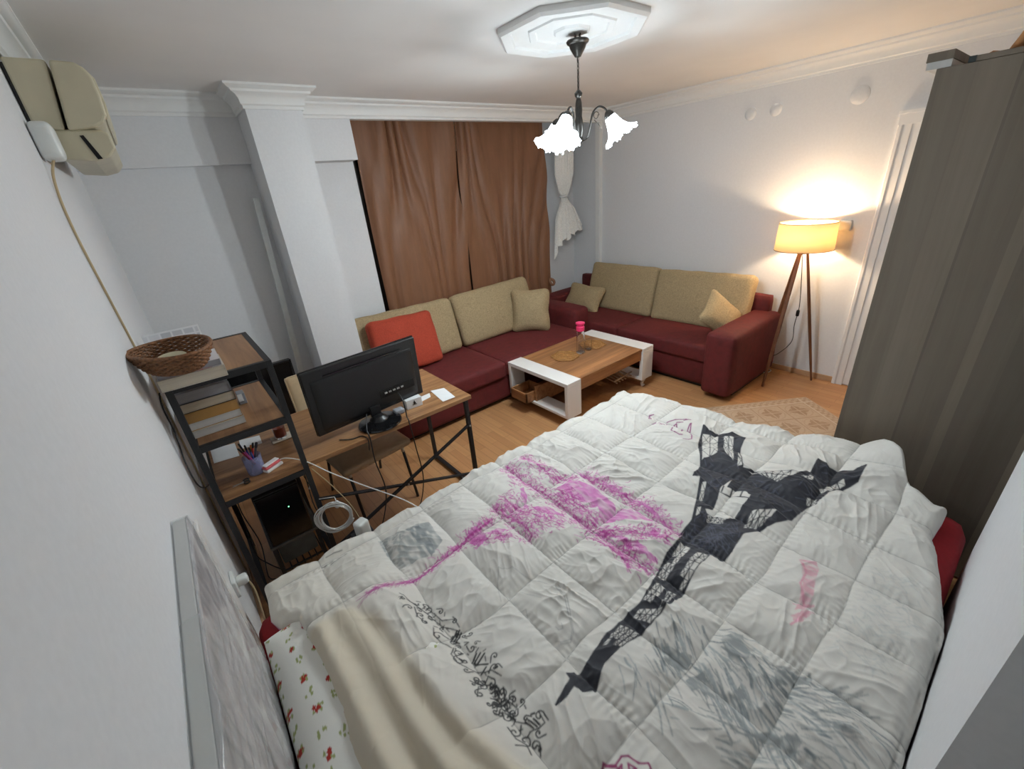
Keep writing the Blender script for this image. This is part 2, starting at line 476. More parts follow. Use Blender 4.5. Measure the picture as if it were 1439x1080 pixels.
# door on the right wall (casing visible beside the wardrobe)
dr = struct('door_1', MB().box(XR - .012, 0.10, 0.01, XR + .01, 0.905, 2.09), M_door)
for y in (0.30, 0.70):
    pass
mb = MB()
for y0, y1 in ((0.905, 0.985), (0.02, 0.10)):
    mb.prism([(XR, y0), (XR - .020, y0), (XR - .022, y0 + .045), (XR - .030, y0 + .055), (XR - .030, y1 - .006), (XR - .024, y1), (XR, y1)], 'Z', 0, 2.09)
mb.box(XR - .030, 0.02, 2.09, XR, 0.985, 2.175)
mb.box(XR - .038, 0.01, 2.160, XR, 0.995, 2.180)
obj('door_casing', mb, M_door, dr)
obj('door_panel_moulding', MB().box(XR - .022, .22, .25, XR - .012, .78, .95).box(XR - .022, .22, 1.1, XR - .012, .78, 1.95), M_door, dr, bevel=.006)

# ---------------------------------------------------------------- wall fixtures
for y, z, r_, lab in ((2.07, 2.33, .048, 'left one of the pair of small round blank covers high on the wall'), (1.86, 2.33, .048, 'right one of the pair of small round blank covers high on the wall'), (1.268, 2.33, .062, 'largest round blank cover, high on the wall nearest the wardrobe')):
    Mx = rot(0, -PI / 2, 0)
    o = obj('wall_cover', MB().lathe([(r_, 0), (r_, .006), (r_ * .9, .012), (r_ * .5, .018), (0.0001, .020)], (0, 0, 0), 32, Mx), M_wall, smooth='auto')
    o.location = (XR, y, z)
    tag(o, 'white ' + lab, 'wall cover', 'round wall covers')
o = obj('wall_socket', MB().rbox((XR - .012, 1.165, 1.395), (.024, .085, .085), .008, n=6), M_acw, smooth=True, origin=(XR, 1.165, 1.36))
tag(o, 'small white switch plate on the wall just right of the glowing lampshade', 'switch')
# junction box in the far corner, small blue-white lace bits replaced by a real tie-back hook
# ---------------------------------------------------------------- air conditioner
ac = thing('air_conditioner', (XL, 2.9, 2.16), 'aged cream split air conditioner high on the left wall', 'air conditioner')
sh = lambda pts, dx=0: pts
obj('back_housing', MB().prism([(XL + .012, 2.49), (-.10, 2.49), (-.088, 2.487), (-.122, 2.268), (-.19, 2.272), (XL + .012, 2.285)], 'Y', 2.5, 3.28), M_ac, ac, bevel=.006)
obj('front_cover', MB().prism([(-.080, 2.489), (-.01, 2.486), (.010, 2.470), (.024, 2.44), (.026, 2.38), (.020, 2.318), (.002, 2.290), (-.03, 2.275), (-.112, 2.266)], 'Y', 2.49, 3.29), M_ac, ac, bevel=.010, seg=3)
obj('cover_rib', MB().prism([(.010, 2.474), (.030, 2.44), (.032, 2.36), (.024, 2.312), (.012, 2.30)], 'Y', 2.505, 3.275), M_ac, ac, bevel=.005)
obj('lower_housing', MB().prism([(-.165, 2.272), (-.02, 2.272), (.004, 2.255), (.006, 2.205), (-.022, 2.175), (-.075, 2.162), (-.168, 2.172)], 'Y', 2.51, 3.27), M_ac, ac, bevel=.008)
obj('air_outlet', MB().prism([(-.088, 2.250), (-.076, 2.252), (-.048, 2.170), (-.064, 2.168)], 'Y', 2.507, 3.26), M_gloss, ac)
obj('mount_plate', MB().box(XL, 2.53, 2.29, XL + .011, 3.25, 2.48), M_gloss, ac)
o = obj('pipe_cover', MB().rbox((XL + .034, 2.44, 2.222), (.066, .10, .125), .022, n=8), M_acw, smooth=True, origin=(XL, 2.44, 2.16))
tag(o, 'white rounded pipe cover on the wall under the near end of the air conditioner', 'pipe cover')
pts = [(XL + .03, 2.42, 2.165), (XL + .012, 2.37, 2.11), (XL + .006, 2.29, 2.02), (XL + .006, 2.24, 1.90), (XL + .006, 2.27, 1.72), (XL + .006, 2.32, 1.52), (XL + .006, 2.36, 1.30), (XL + .006, 2.37, 1.0), (XL + .006, 2.38, .1)]
def smooth_pts(pts, n=6):
    out = []; P = [Vector(p) for p in pts]
    for i in range(len(P) - 1):
        p0 = P[max(i - 1, 0)]; p1 = P[i]; p2 = P[i + 1]; p3 = P[min(i + 2, len(P) - 1)]
        for k in range(n):
            t = k / n
            out.append(0.5 * ((2 * p1) + (-p0 + p2) * t + (2 * p0 - 5 * p1 + 4 * p2 - p3) * t * t + (-p0 + 3 * p1 - 3 * p2 + p3) * t ** 3))
    out.append(P[-1]); return out
tag(obj('power_cable', MB().tube(smooth_pts(pts), .0045, 8), M_wireb, smooth=True, origin=pts[-1]), 'beige cable running down the left wall from the air conditioner to the shelf', 'cable')

# ---------------------------------------------------------------- curtain
def curtain(name, x0, x1, seed, label, ztop=2.62, zbot=0.12):
    rs = np.random.RandomState(seed)
    nx, nz = 260, 90
    u = np.linspace(0, 1, nx)[None, :]; t = np.linspace(0, 1, nz)[:, None]
    U = u + 0 * t; T = t + 0 * u
    X = x0 + (x1 - x0) * U
    ph = 2 * (vnoise(U * 4, T * 1.5, seed) - .5)
    w = (U * (x1 - x0) / 0.19 + ph * 1.1)
    f = np.sin(2 * PI * w)
    f = np.sign(f) * np.abs(f) ** 0.8
    amp = (0.006 + 0.036 * vnoise(U * 4, T * 1.6, seed + 1) ** 1.6) * (0.8 + 0.3 * T)
    Y = 4.005 + amp * f + 0.012 * (vnoise(U * 14, T * 2.5, seed + 2) - .5) + 0.03 * (vnoise(U * 3, T * 1.2, seed + 3) - .5)
    X = X + 0.008 * np.cos(2 * PI * w)
    Z = ztop + (zbot - ztop) * T
    P = np.stack([X, Y, Z], -1)
    o = grid_obj(name, P, None, M_curtain, origin=((x0 + x1) / 2, 4.0, zbot), solid=0.003)
    return tag(o, label, 'curtain', 'brown satin curtains')
curtain('curtain', 1.59, 2.580, 3, 'left half of the closed brown satin curtain, beside the pillar')
curtain('curtain', 2.590, 3.795, 9, 'right half of the closed brown satin curtain, reaching the lace curtain')
# curtain tie (fabric rosette) low on the right edge
mb = MB()
for k in range(5):
    a = k * 1.3
    mb.tube([(3.655 + .030 * math.cos(a + s * .9) * (1 - s * .1), 3.84 + .02 * math.sin(s + k), .815 + .034 * math.sin(a + s * .9)) for s in np.linspace(0, 3, 8)], [.012 + .005 * math.sin(s) for s in np.linspace(0, 3, 8)], 8)
tag(obj('curtain_tie', mb, M_curtain, smooth=True, origin=(3.655, 3.84, .78)), 'brown fabric rosette tie at the lower right edge of the brown curtain', 'curtain tie')
# lace curtain tied in the middle
def lace():
    nx, nz = 120, 120
    u = np.linspace(-1, 1, nx)[None, :]; t = np.linspace(0, 1, nz)[:, None]
    U = u + 0 * t; T = t + 0 * u
    zt, zb = 2.60, 1.28
    prof = np.interp(t, [0, .25, .45, .60, .635, .67, .78, 1.0], [.14, .16, .16, .09, .048, .06, .17, .265])
    cxx = np.interp(t, [0, .3, .6, .635, 1], [4.12, 4.12, 4.10, 4.095, 4.165])
    amp = np.interp(t, [0, .45, .635, .8, 1], [.012, .014, .03, .028, .03])
    X = cxx + prof * U
    Y = 4.02 + amp * np.sin(U * 22 + 1.0 * np.sin(T * 5)) * (0.4 + .6 * vnoise(U * 3 + 9, T * 3, 5)) - 0.02 * (1 - U ** 2) * (prof > .1)
    Y = np.minimum(Y, 4.2)
    Z = zt + (zb - zt) * T - 0.0 * U
    Z = Z + np.where(T > .635, (T - .635) / .365 * (0.10 * U + 0.025 * np.sin(U * 14)), 0)
    # pointed left corner hanging lower
    Z = Z - np.where((T > .8) & (U < -.6), (T - .8) / .2 * (-.6 - U) * .30, 0)
    P = np.stack([X, Y, Z], -1)
    m = new_mat('white_lace', (0.90, 0.88, 0.84), 0.8)
    nt = m.node_tree; b = nt.nodes['Principled BSDF']
    tc = nt.nodes.new('ShaderNodeTexCoord'); v = nt.nodes.new('ShaderNodeTexVoronoi'); v.feature = 'DISTANCE_TO_EDGE'
    v.inputs['Scale'].default_value = 85
    nt.links.new(tc.outputs['Object'], v.inputs['Vector'])
    mr = nt.nodes.new('ShaderNodeMapRange'); mr.inputs['From Min'].default_value = .10; mr.inputs['From Max'].default_value = .22
    mr.inputs['To Min'].default_value = 1.0; mr.inputs['To Max'].default_value = 0.80
    nt.links.new(v.outputs['Distance'], mr.inputs['Value']); nt.links.new(mr.outputs[0], b.inputs['Alpha'])
    lc = thing('lace_curtain', (4.12, 4.02, 1.2), 'white lace curtain tied in the middle, in the corner right of the brown curtain', 'curtain')
    grid_obj('lace_panel', P, None, m, lc)
    obj('tie_band', MB().tube([(4.095 + .054 * math.cos(a), 4.02 + .035 * math.sin(a), 1.762 + .004 * math.sin(3 * a)) for a in np.linspace(0, 2 * PI, 20)], .011, 8), M_paper, lc, smooth=True)
    # scalloped lace hem
    hem = P[-1]
    mb = MB().tube([tuple(p) for p in hem[::2]], .007, 6)
    obj('lace_hem', mb, m, lc, smooth=True)
lace()

# ---------------------------------------------------------------- chandelier
ch = thing('chandelier', (2.064, 1.89, 2.05), 'dark bronze three-arm chandelier with lit frilled glass shades hanging from the ceiling medallion', 'chandelier')
hx, hy = 2.064, 1.89
obj('ceiling_cup', MB().lathe([(0.002, 2.518), (.016, 2.520), (.024, 2.532), (.040, 2.556), (.046, 2.572), (.056, 2.578), (.060, 2.586), (.056, 2.592), (.02, 2.594), (.002, 2.594)], (hx, hy, 0), 32), M_brass, ch, smooth='auto')
mb = MB()
mb.tube([(hx + .012 * math.sin(s * 2.2), hy + .006 * math.cos(s * 3), 2.595 + .028 * s / 1.9) for s in np.linspace(0, 1.2, 8)], .004, 6)
mb.tube([(hx - .004 + .020 * math.cos(a), hy, 2.612 + .022 * math.sin(a)) for a in np.linspace(0, 2 * PI, 20)], .0035, 6)
mb.tube([(hx + .004, hy + .016 * math.cos(a), 2.612 + .02 * math.sin(a)) for a in np.linspace(0, 2 * PI, 20)], .003, 6)
obj('hanging_hook', mb, M_brass, ch, smooth=True)
mb = MB()
zz = 2.520; k = 0
while zz > 2.375:
    c0 = (hx, hy, zz - .011)
    mb.tube([(c0[0] + (.006 * math.cos(a) if k % 2 else 0), c0[1] + (0 if k % 2 else .006 * math.cos(a)), c0[2] + .013 * math.sin(a)) for a in np.linspace(0, 2 * PI, 13)], .0016, 5)
    zz -= .019; k += 1
mb.tube([(hx + .004 * math.sin(s * 9), hy + .004 * math.cos(s * 7), 2.52 - .15 * s) for s in np.linspace(0, 1, 14)], .0022, 6)
obj('hanging_chain', mb, M_brass, ch, smooth=True)
obj('centre_column', MB().lathe([(.001, 2.375), (.010, 2.372), (.022, 2.358), (.020, 2.345), (.012, 2.335), (.017, 2.315), (.020, 2.28), (.018, 2.25), (.024, 2.22), (.026, 2.18), (.020, 2.15), (.028, 2.138), (.020, 2.125), (.008, 2.118), (.012, 2.108), (.001, 2.098)], (hx, hy, 0), 20), M_brass, ch, smooth='auto')
M_shade = new_mat('lit_frosted_glass', (0.9, 0.95, 1.0), 0.3, emit=(0.80, 0.93, 1.0), emit_s=10.0)
M_bulb = new_mat('lit_bulb', (1, 1, 1), 0.3, emit=(0.9, 0.97, 1.0), emit_s=9.0)
for a in (92, 200, 314):
    ar = R(a); dx, dy = math.cos(ar), math.sin(ar)
    P3 = lambda r_, z_, s_=0: (hx + dx * r_ - dy * s_, hy + dy * r_ + dx * s_, z_)
    arm = obj('arm', MB().tube(smooth_pts([P3(.018, 2.13), P3(.045, 2.145), P3(.062, 2.20), P3(.078, 2.26), P3(.11, 2.285), P3(.14, 2.275), P3(.158, 2.25)]), .0055, 8), M_brass, ch, smooth=True)
    mb = MB().tube([P3(.095 + .016 * (1 - s * .12) * math.cos(2.2 * s), 2.245 + .02 * (1 - s * .12) * math.sin(2.2 * s), .002) for s in np.linspace(0, 3, 16)], .0022, 6)
    mb.tube([P3(.085, 2.225), P3(.11, 2.20), P3(.125, 2.18)], .002, 6)
    obj('scroll', mb, M_brass, arm, smooth=True)
    ax = Vector((dx * math.sin(R(32)), dy * math.sin(R(32)), -math.cos(R(32))))
    xx = Vector((-dy, dx, 0)); yy = ax.cross(xx)
    Mm = Matrix((xx, yy, ax)).transposed()
    neck = Vector(P3(.158, 2.252))
    obj('shade_holder', MB().lathe([(.006, -.012), (.016, -.006), (.026, .008), (.030, .022), (.028, .028), (.012, .030)], neck, 20, Mm), M_brass, ch, smooth='auto')
    mb = MB(); mb.open_ = True
    def ruf(i, t, r_, z_):
        k = max(0, (i - 3) / 5)
        return r_ * (1 + .07 * k * math.sin(t * 9) + .02 * k * math.sin(t * 27)), z_ + .008 * k * math.cos(t * 9)
    mb.lathe([(.024, .016), (.030, .030), (.036, .055), (.045, .080), (.058, .105), (.072, .122), (.082, .130), (.088, .134), (.092, .140)], neck, 72, Mm, ruf)
    g = obj('glass_shade', mb, M_shade, ch, smooth=True, solid=.003)
    mb = MB()
    for q in range(30):
        t = 2 * PI * q / 30
        r_, z_ = ruf(8, t, .092, .142)
        c0 = neck + Mm @ Vector((r_ * math.cos(t), r_ * math.sin(t), z_))
        mb.lathe([(.0001, -.0045), (.004, -.002), (.004, .002), (.0001, .0045)], c0, 6)
    obj('shade_beads', mb, M_shade, g, smooth=True)
    bc = neck + ax * .095
    obj('bulb', MB().lathe([(.0001, -.034), (.012, -.030), (.022, -.012), (.024, .006), (.018, .022), (.0001, .030)], bc, 20, Mm), M_bulb, ch, smooth=True)
    ld = bpy.data.lights.new('chandelier_light', 'POINT'); ld.energy = CHAND_W; ld.color = COOL; ld.shadow_soft_size = .03
    lo = bpy.data.objects.new('chandelier_light', ld); C.objects.link(lo); lo.location = neck + ax * .155

# ---------------------------------------------------------------- floor lamp
lx, ly = 4.30, 1.372
fl = thing('floor_lamp', (lx, ly, 0), 'lit tripod floor lamp with cream drum shade and dark wooden legs, beside the red sofa', 'floor lamp')
feet = [(4.44, 1.13), (4.03, 1.40), (4.475, 1.60)]
for f in feet:
    tp = Vector((lx + (f[0] - lx) * .10, ly + (f[1] - ly) * .10, 1.24))
    ft = Vector((f[0], f[1], 0))
    d = (tp - ft)
    mb = MB(); n = 6
    x = d.normalized().cross(Vector((0, 0, 1))).normalized(); y = d.normalized().cross(x)
    vs = []
    for i in range(n):
        t = i / (n - 1); w = .009 + .006 * math.sin(PI * min(1, t * .9 + .1)) + .003 * t; c0 = ft + d * t
        vs += [c0 + x * w * .9 + y * w * .7, c0 - x * w * .9 + y * w * .7, c0 - x * w * .9 - y * w * .7, c0 + x * w * .9 - y * w * .7]
    fs = [(i * 4 + k, i * 4 + (k + 1) % 4, (i + 1) * 4 + (k + 1) % 4, (i + 1) * 4 + k) for i in range(n - 1) for k in range(4)] + [(3, 2, 1, 0), tuple((n - 1) * 4 + k for k in range(4))]
    mb.add(vs, fs)
    obj('leg', mb, M_lampwood, fl, bevel=.004)
obj('leg_hub', MB().lathe([(.001, 1.245), (.045, 1.245), (.048, 1.235), (.048, 1.20), (.045, 1.19), (.001, 1.19)], (lx, ly, 0), 24), M_lampwood, fl, smooth='auto')
Msh = Matrix.Rotation(R(-3), 3, 'X')
mb = MB(); mb.open_ = True
M_lshade = bpy.data.materials.new('cream_lamp_fabric'); M_lshade.use_nodes = True
nt = M_lshade.node_tree; b = nt.nodes['Principled BSDF']
b.inputs['Base Color'].default_value = (0.85, 0.72, 0.50, 1); b.inputs['Roughness'].default_value = .9
b.inputs['Emission Color'].default_value = (1.0, 0.70, 0.38, 1); b.inputs['Emission Strength'].default_value = 0.10
tr = nt.nodes.new('ShaderNodeBsdfTranslucent'); tr.inputs[0].default_value = (0.9, 0.72, 0.45, 1)
mx = nt.nodes.new('ShaderNodeMixShader'); mx.inputs[0].default_value = .35
nt.links.new(b.outputs[0], mx.inputs[1]); nt.links.new(tr.outputs[0], mx.inputs[2]); nt.links.new(mx.outputs[0], nt.nodes['Material Output'].inputs[0])
mb.lathe([(.218, 1.225), (.214, 1.33), (.210, 1.445)], (lx, ly, 0), 48)
obj('lamp_shade', mb, M_lshade, fl, smooth=True, solid=.002)
M_lrim = new_mat('brown_shade_trim', (0.20, 0.10, 0.04), .6, noise=(20, .1, 0, (1, 1, 1)))
for z_, r_ in ((1.225, .218), (1.445, .210)):
    obj('shade_rim', MB().tube([(lx + r_ * math.cos(t), ly + r_ * math.sin(t), z_) for t in np.linspace(0, 2 * PI, 49)], .0028, 6, cap=False), M_lrim, fl, smooth=True)
mb = MB()
for k in range(3):
    t = k * 2 * PI / 3
    mb.tube([(lx, ly, 1.40), (lx + .21 * math.cos(t), ly + .21 * math.sin(t), 1.44)], .002, 6)
mb.tube([(lx, ly, 1.24), (lx, ly, 1.40)], .008, 8)
obj('shade_spider', mb, M_brass, fl)
M_wbulb = new_mat('lit_warm_bulb', (1, .9, .7), .3, emit=(1.0, .72, .38), emit_s=12)
obj('bulb', MB().lathe([(.0001, 1.24), (.014, 1.25), (.020, 1.27), (.028, 1.295), (.028, 1.31), (.02, 1.325), (.0001, 1.332)], (lx, ly + .0, 0), 20), M_wbulb, fl, smooth=True)
ld = bpy.data.lights.new('lamp_light', 'POINT'); ld.energy = LAMP_W; ld.color = WARM; ld.shadow_soft_size = .03
lo = bpy.data.objects.new('lamp_light', ld); C.objects.link(lo); lo.location = (lx, ly, 1.365)
wire = smooth_pts([(lx - .01, ly, 1.20), (lx - .005, ly - .03, 1.0), (lx + .03, ly - .05, .72), (lx + .03, ly - .04, .55), (lx + .05, ly - .04, .38), (lx + .0, ly + .03, .26), (lx - .05, ly + .10, .20), (lx + .05, ly + .18, .02), (lx + .1, ly + .12, .006)])
wire_o = obj('lamp_cord', MB().tube(wire, .0032, 6), M_blackp, fl, smooth=True)
obj('cord_switch', MB().rbox((lx + .03, ly - .048, .66), (.026, .026, .06), .010, n=6), M_blackp, wire_o, smooth=True)
tag(obj('extension_plug', MB().tube(smooth_pts([(4.30, 1.58, .006), (4.36, 1.50, .006), (4.44, 1.49, .006), (4.46, 1.56, .006), (4.40, 1.60, .006)]), .004, 6).box(4.40, 1.52, 0, 4.45, 1.56, .028), M_acw, origin=(4.4, 1.55, 0)), 'white plug and cord on the floor behind the sofa arm', 'plug')

# ---------------------------------------------------------------- sofas
s1 = thing('sofa', (2.35, 3.45, 0), 'long dark red velvet sofa under the brown curtain', 'sofa', 'red velvet sofas')
obj('base', MB().rbox((2.335, 3.46, .17), (2.50, .88, .24), .02, n=6), M_red, s1, smooth=True)
obj('plinth', MB().box(1.12, 3.10, 0, 3.55, 3.86, .06), M_blackp, s1)
obj('seat_cushion', MB().rbox((1.645, 3.40, .355), (1.12, .84, .16), .035, (0, 0, .015), n=14), M_red, s1, smooth=True)
obj('seat_cushion', MB().rbox((2.765, 3.40, .355), (1.12, .84, .16), .035, (0, 0, .015), n=14), M_red, s1, smooth=True)
obj('back_frame', MB().rbox((2.335, 3.83, .40), (2.48, .10, .62), .03, n=8), M_red, s1, smooth=True)
obj('armrest', MB().rbox((3.46, 3.52, .34), (.25, .72, .58), .05, (0, 0, .01), n=10), M_red, s1, smooth=True)
s2 = thing('sofa', (4.0, 2.8, 0), 'dark red velvet sofa with wide padded arm, along the right wall by the floor lamp', 'sofa', 'red velvet sofas')
obj('base', MB().rbox((4.03, 2.80, .17), (.80, 2.32, .26), .02, n=6), M_red, s2, smooth=True)
obj('plinth', MB().box(3.68, 1.52, 0, 4.40, 3.90, .05), M_blackp, s2)
obj('seat_cushion', MB().rbox((4.00, 2.27, .355), (.80, 1.06, .16), .035, (0, 0, .015), n=14), M_red, s2, smooth=True)
obj('seat_cushion', MB().rbox((4.00, 3.30, .355), (.80, 1.00, .16), .035, (0, 0, .015), n=14), M_red, s2, smooth=True)
obj('back_frame', MB().rbox((4.40, 2.78, .43), (.11, 2.40, .70), .03, n=8), M_red, s2, smooth=True)
obj('armrest', MB().rbox((3.965, 1.608, .335), (.97, .265, .58), .045, (0, 0, .012), n=12), M_red, s2, smooth=True)
obj('armrest', MB().rbox((4.03, 3.935, .335), (.84, .23, .58), .045, (0, 0, .012), n=12), M_red, s2, smooth=True)

def cushion(name, c, size, r, bulge, M, mat_, label, cat, group, pinch=0, seed=0, piping=None):
    t = None
    o = obj(name, MB().rbox((0, 0, 0), size, r, bulge, None, 18, pinch, 0.003, seed), mat_, smooth=True)
    o.matrix_world = Matrix.Translation(c) @ M.to_4x4()
    return tag(o, label, cat, group)
G1 = 'beige back cushions on the red sofas'
T = .155
cushion('back_cushion', (1.62, 3.755, .70), (1.06, T, .54), .055, (0, .02, 0), rot(R(-17), R(1), R(0)), M_beige, 'large beige back cushion behind the rust red cushion, left end of the curtain sofa', 'cushion', G1, seed=1)
cushion('back_cushion', (2.68, 3.755, .70), (1.00, T, .55), .055, (0, .02, 0), rot(R(-19), R(-2), R(-3)), M_beige, 'large beige back cushion in the middle of the curtain sofa, beside the small square pillow', 'cushion', G1, seed=2)
cushion('back_cushion', (4.25, 3.22, .685), (.96, T, .56), .05, (0, .02, 0), rot(R(-17), 0, R(-90)), M_beige, 'large beige back cushion on the right wall sofa, nearer the corner', 'cushion', G1, seed=3)
cushion('back_cushion', (4.25, 2.22, .685), (1.02, T, .56), .05, (0, .02, 0), rot(R(-17), R(-1), R(-89)), M_beige, 'large beige back cushion on the right wall sofa, nearer the floor lamp', 'cushion', G1, seed=4)
cushion('rust_cushion', (1.50, 3.575, .70), (.64, .14, .50), .05, (0, .015, 0), rot(R(-20), R(3), R(2)), M_orange, 'rust red box cushion on the curtain sofa behind the monitor', 'cushion', None, seed=5)
G2 = 'small beige throw pillows'
cushion('throw_pillow', (2.99, 3.50, .665), (.42, .15, .46), .07, (0, .03, 0), rot(R(-16), R(2), R(-42)), M_beige, 'small square beige pillow standing on the curtain sofa, near its right end', 'pillow', G2, .10, 6)
cushion('throw_pillow', (3.98, 3.60, .575), (.50, .14, .34), .06, (0, .03, 0), rot(R(-35), R(4), R(-84)), M_beige, 'small beige pillow lying low in the corner of the right wall sofa', 'pillow', G2, .10, 7)
cushion('throw_pillow', (3.92, 1.83, .65), (.40, .13, .36), .06, (0, .03, 0), rot(R(-38), R(42), R(-40)), M_beige, 'small beige pillow tilted on its corner against the sofa arm by the lamp', 'pillow', G2, .12, 8)

# ---------------------------------------------------------------- coffee table
ct = thing('coffee_table', (2.8, 2.6, 0), 'coffee table with walnut top between white end frames, in front of the sofas', 'coffee table')
x0, x1, y0, y1, zt = 2.215, 3.41, 2.20, 2.98, .43
for ya in (y0 + .015, y1 - .035): obj('apron', MB().box(x0 + .17, ya, zt - .115, x1 - .17, ya + .02, zt - .004), M_table, ct, bevel=.002)
obj('table_top', MB().box(x0 + .165, y0 + .01, zt - .024, x1 - .165, y1 - .01, zt - .002), M_table, ct, bevel=.002)
obj('lower_box', MB().box(x0 + .02, y0 + .42, .10, x1 - .02, y0 + .44, .27).box(x0 + .10, y0 + .44, .10, x1 - .10, y1 - .06, .12), M_tablei, ct, bevel=.002)
for xa, xb in ((x0, x0 + .165), (x1 - .165, x1)):
    fr = obj('end_frame', MB().box(xa, y0, zt - .035, xb, y1, zt).box(xa, y0, .10, xb, y0 + .035, zt - .035).box(xa, y1 - .035, .10, xb, y1, zt - .035).box(xa, y0 + .035, .10, xb, y1 - .035, .125), M_white, ct, bevel=.003)
    for yy_ in (y0 + .05, y1 - .05):
        xm = (xa + xb) / 2; s_ = -1 if yy_ < 2.5 else 1
        obj('foot', MB().tube(smooth_pts([(xm, yy_, .105), (xm, yy_ + .012 * s_, .085), (xm, yy_ + .002 * s_, .05), (xm, yy_ - .004 * s_, .025), (xm, yy_ + .018 * s_, .006)]), [.030, .029, .028, .027, .026, .024, .022, .020, .019, .018, .016, .015, .014, .014, .014, .015, .015, .015, .016, .016, .017, .018, .019, .020, .020][:25], 10), M_white, fr, smooth=True)
# small drawer-like wooden tray on the near lower end
obj('magazine_tray', MB().box(x0 - .075, y1 - .33, .12, x0 + .16, y1 - .315, .22).box(x0 - .075, y1 - .12, .12, x0 + .16, y1 - .105, .22).box(x0 - .075, y1 - .33, .12, x0 - .06, y1 - .105, .22).box(x0 + .145, y1 - .33, .12, x0 + .16, y1 - .105, .22).box(x0 - .075, y1 - .33, .12, x0 + .16, y1 - .105, .13), M_tablei, ct, bevel=.002)
# small folded rack under the far end
mb = MB()
for k in range(6): mb.bar((x1 - .42 + k * .045, y0 + .10, .135), (x1 - .40 + k * .045, y0 + .32, .155), .012, .008)
mb.bar((x1 - .44, y0 + .12, .15), (x1 - .14, y0 + .14, .15), .012, .01).bar((x1 - .44, y0 + .28, .165), (x1 - .14, y0 + .30, .165), .012, .01)
tag(obj('folded_rack', mb, new_mat('pale_wood', (.5, .36, .25), .5, noise=(20, .1, 0, (1, 1, 1))), origin=(x1 - .3, y0 + .2, .13)), 'folded pale wooden slat rack lying on the low shelf under the coffee table', 'rack')
# hexagon trivets
M_wick = new_mat('honeycomb_wicker', (.36, .17, .05), .7, noise=(60, .25, .3, (1, 1, 1)))
def trivet(c, rz, r_, label):
    mb = MB()
    pts6 = [(r_ * math.cos(R(60 * k) + rz), r_ * math.sin(R(60 * k) + rz)) for k in range(7)]
    mb.tube([(x, y, .005) for x, y in pts6], .005, 6)
    s_ = .034
    for i in range(-5, 6):
        for j in range(-5, 6):
            hx_ = i * s_ * 1.5; hy_ = j * s_ * 1.732 + (i % 2) * s_ * .866
            if math.hypot(hx_, hy_) < r_ * .84:
                pp = [(hx_ + s_ * .92 * math.cos(R(60 * k)), hy_ + s_ * .92 * math.sin(R(60 * k)), .004) for k in range(7)]
                mb.tube(pp, .0038, 5)
    mb.prism([(r_ * .97 * math.cos(R(60 * k) + rz), r_ * .97 * math.sin(R(60 * k) + rz)) for k in range(6)], 'Z', .0, .0022)
    o = obj('trivet', mb, M_wick); o.location = c
    return tag(o, label, 'trivet', 'woven hexagon trivets')
trivet((2.66, 2.655, zt - .001), .3, .135, 'woven brown hexagon trivet on the coffee table, in front of the pink-lidded bottle')
trivet((3.05, 2.66, zt - .001), .1, .135, 'woven brown hexagon trivet on the coffee table, behind the pink-lidded bottle')
# bottle
bt = thing('water_bottle', (2.82, 2.605, zt), 'clear tall bottle with a bright pink lid on the coffee table', 'bottle')
bz = zt
mb = MB().lathe([(.001, 0), (.038, 0), (.042, .006), (.040, .08), (.037, .14), (.038, .20), (.036, .225), (.0335, .225), (.0350, .20), (.034, .14), (.037, .08), (.038, .012), (.001, .008)], (2.82, 2.605, bz), 28)
obj('bottle_body', mb, M_glass, bt, smooth='auto')
obj('lid', MB().lathe([(.001, .222), (.037, .222), (.0385, .226), (.039, .262), (.034, .266), (.034, .285), (.042, .287), (.042, .300), (.001, .302)], (2.82, 2.605, bz), 28), M_pink, bt, smooth='auto')
gl = thing('drinking_glass', (2.925, 2.60, zt), 'small empty clear glass right beside the pink-lidded bottle', 'glass')
obj('glass_body', MB().lathe([(.001, 0), (.026, 0), (.028, .004), (.031, .04), (.036, .10), (.034, .10), (.029, .04), (.025, .010), (.001, .008)], (2.925, 2.60, zt), 24), M_glass, gl, smooth='auto')

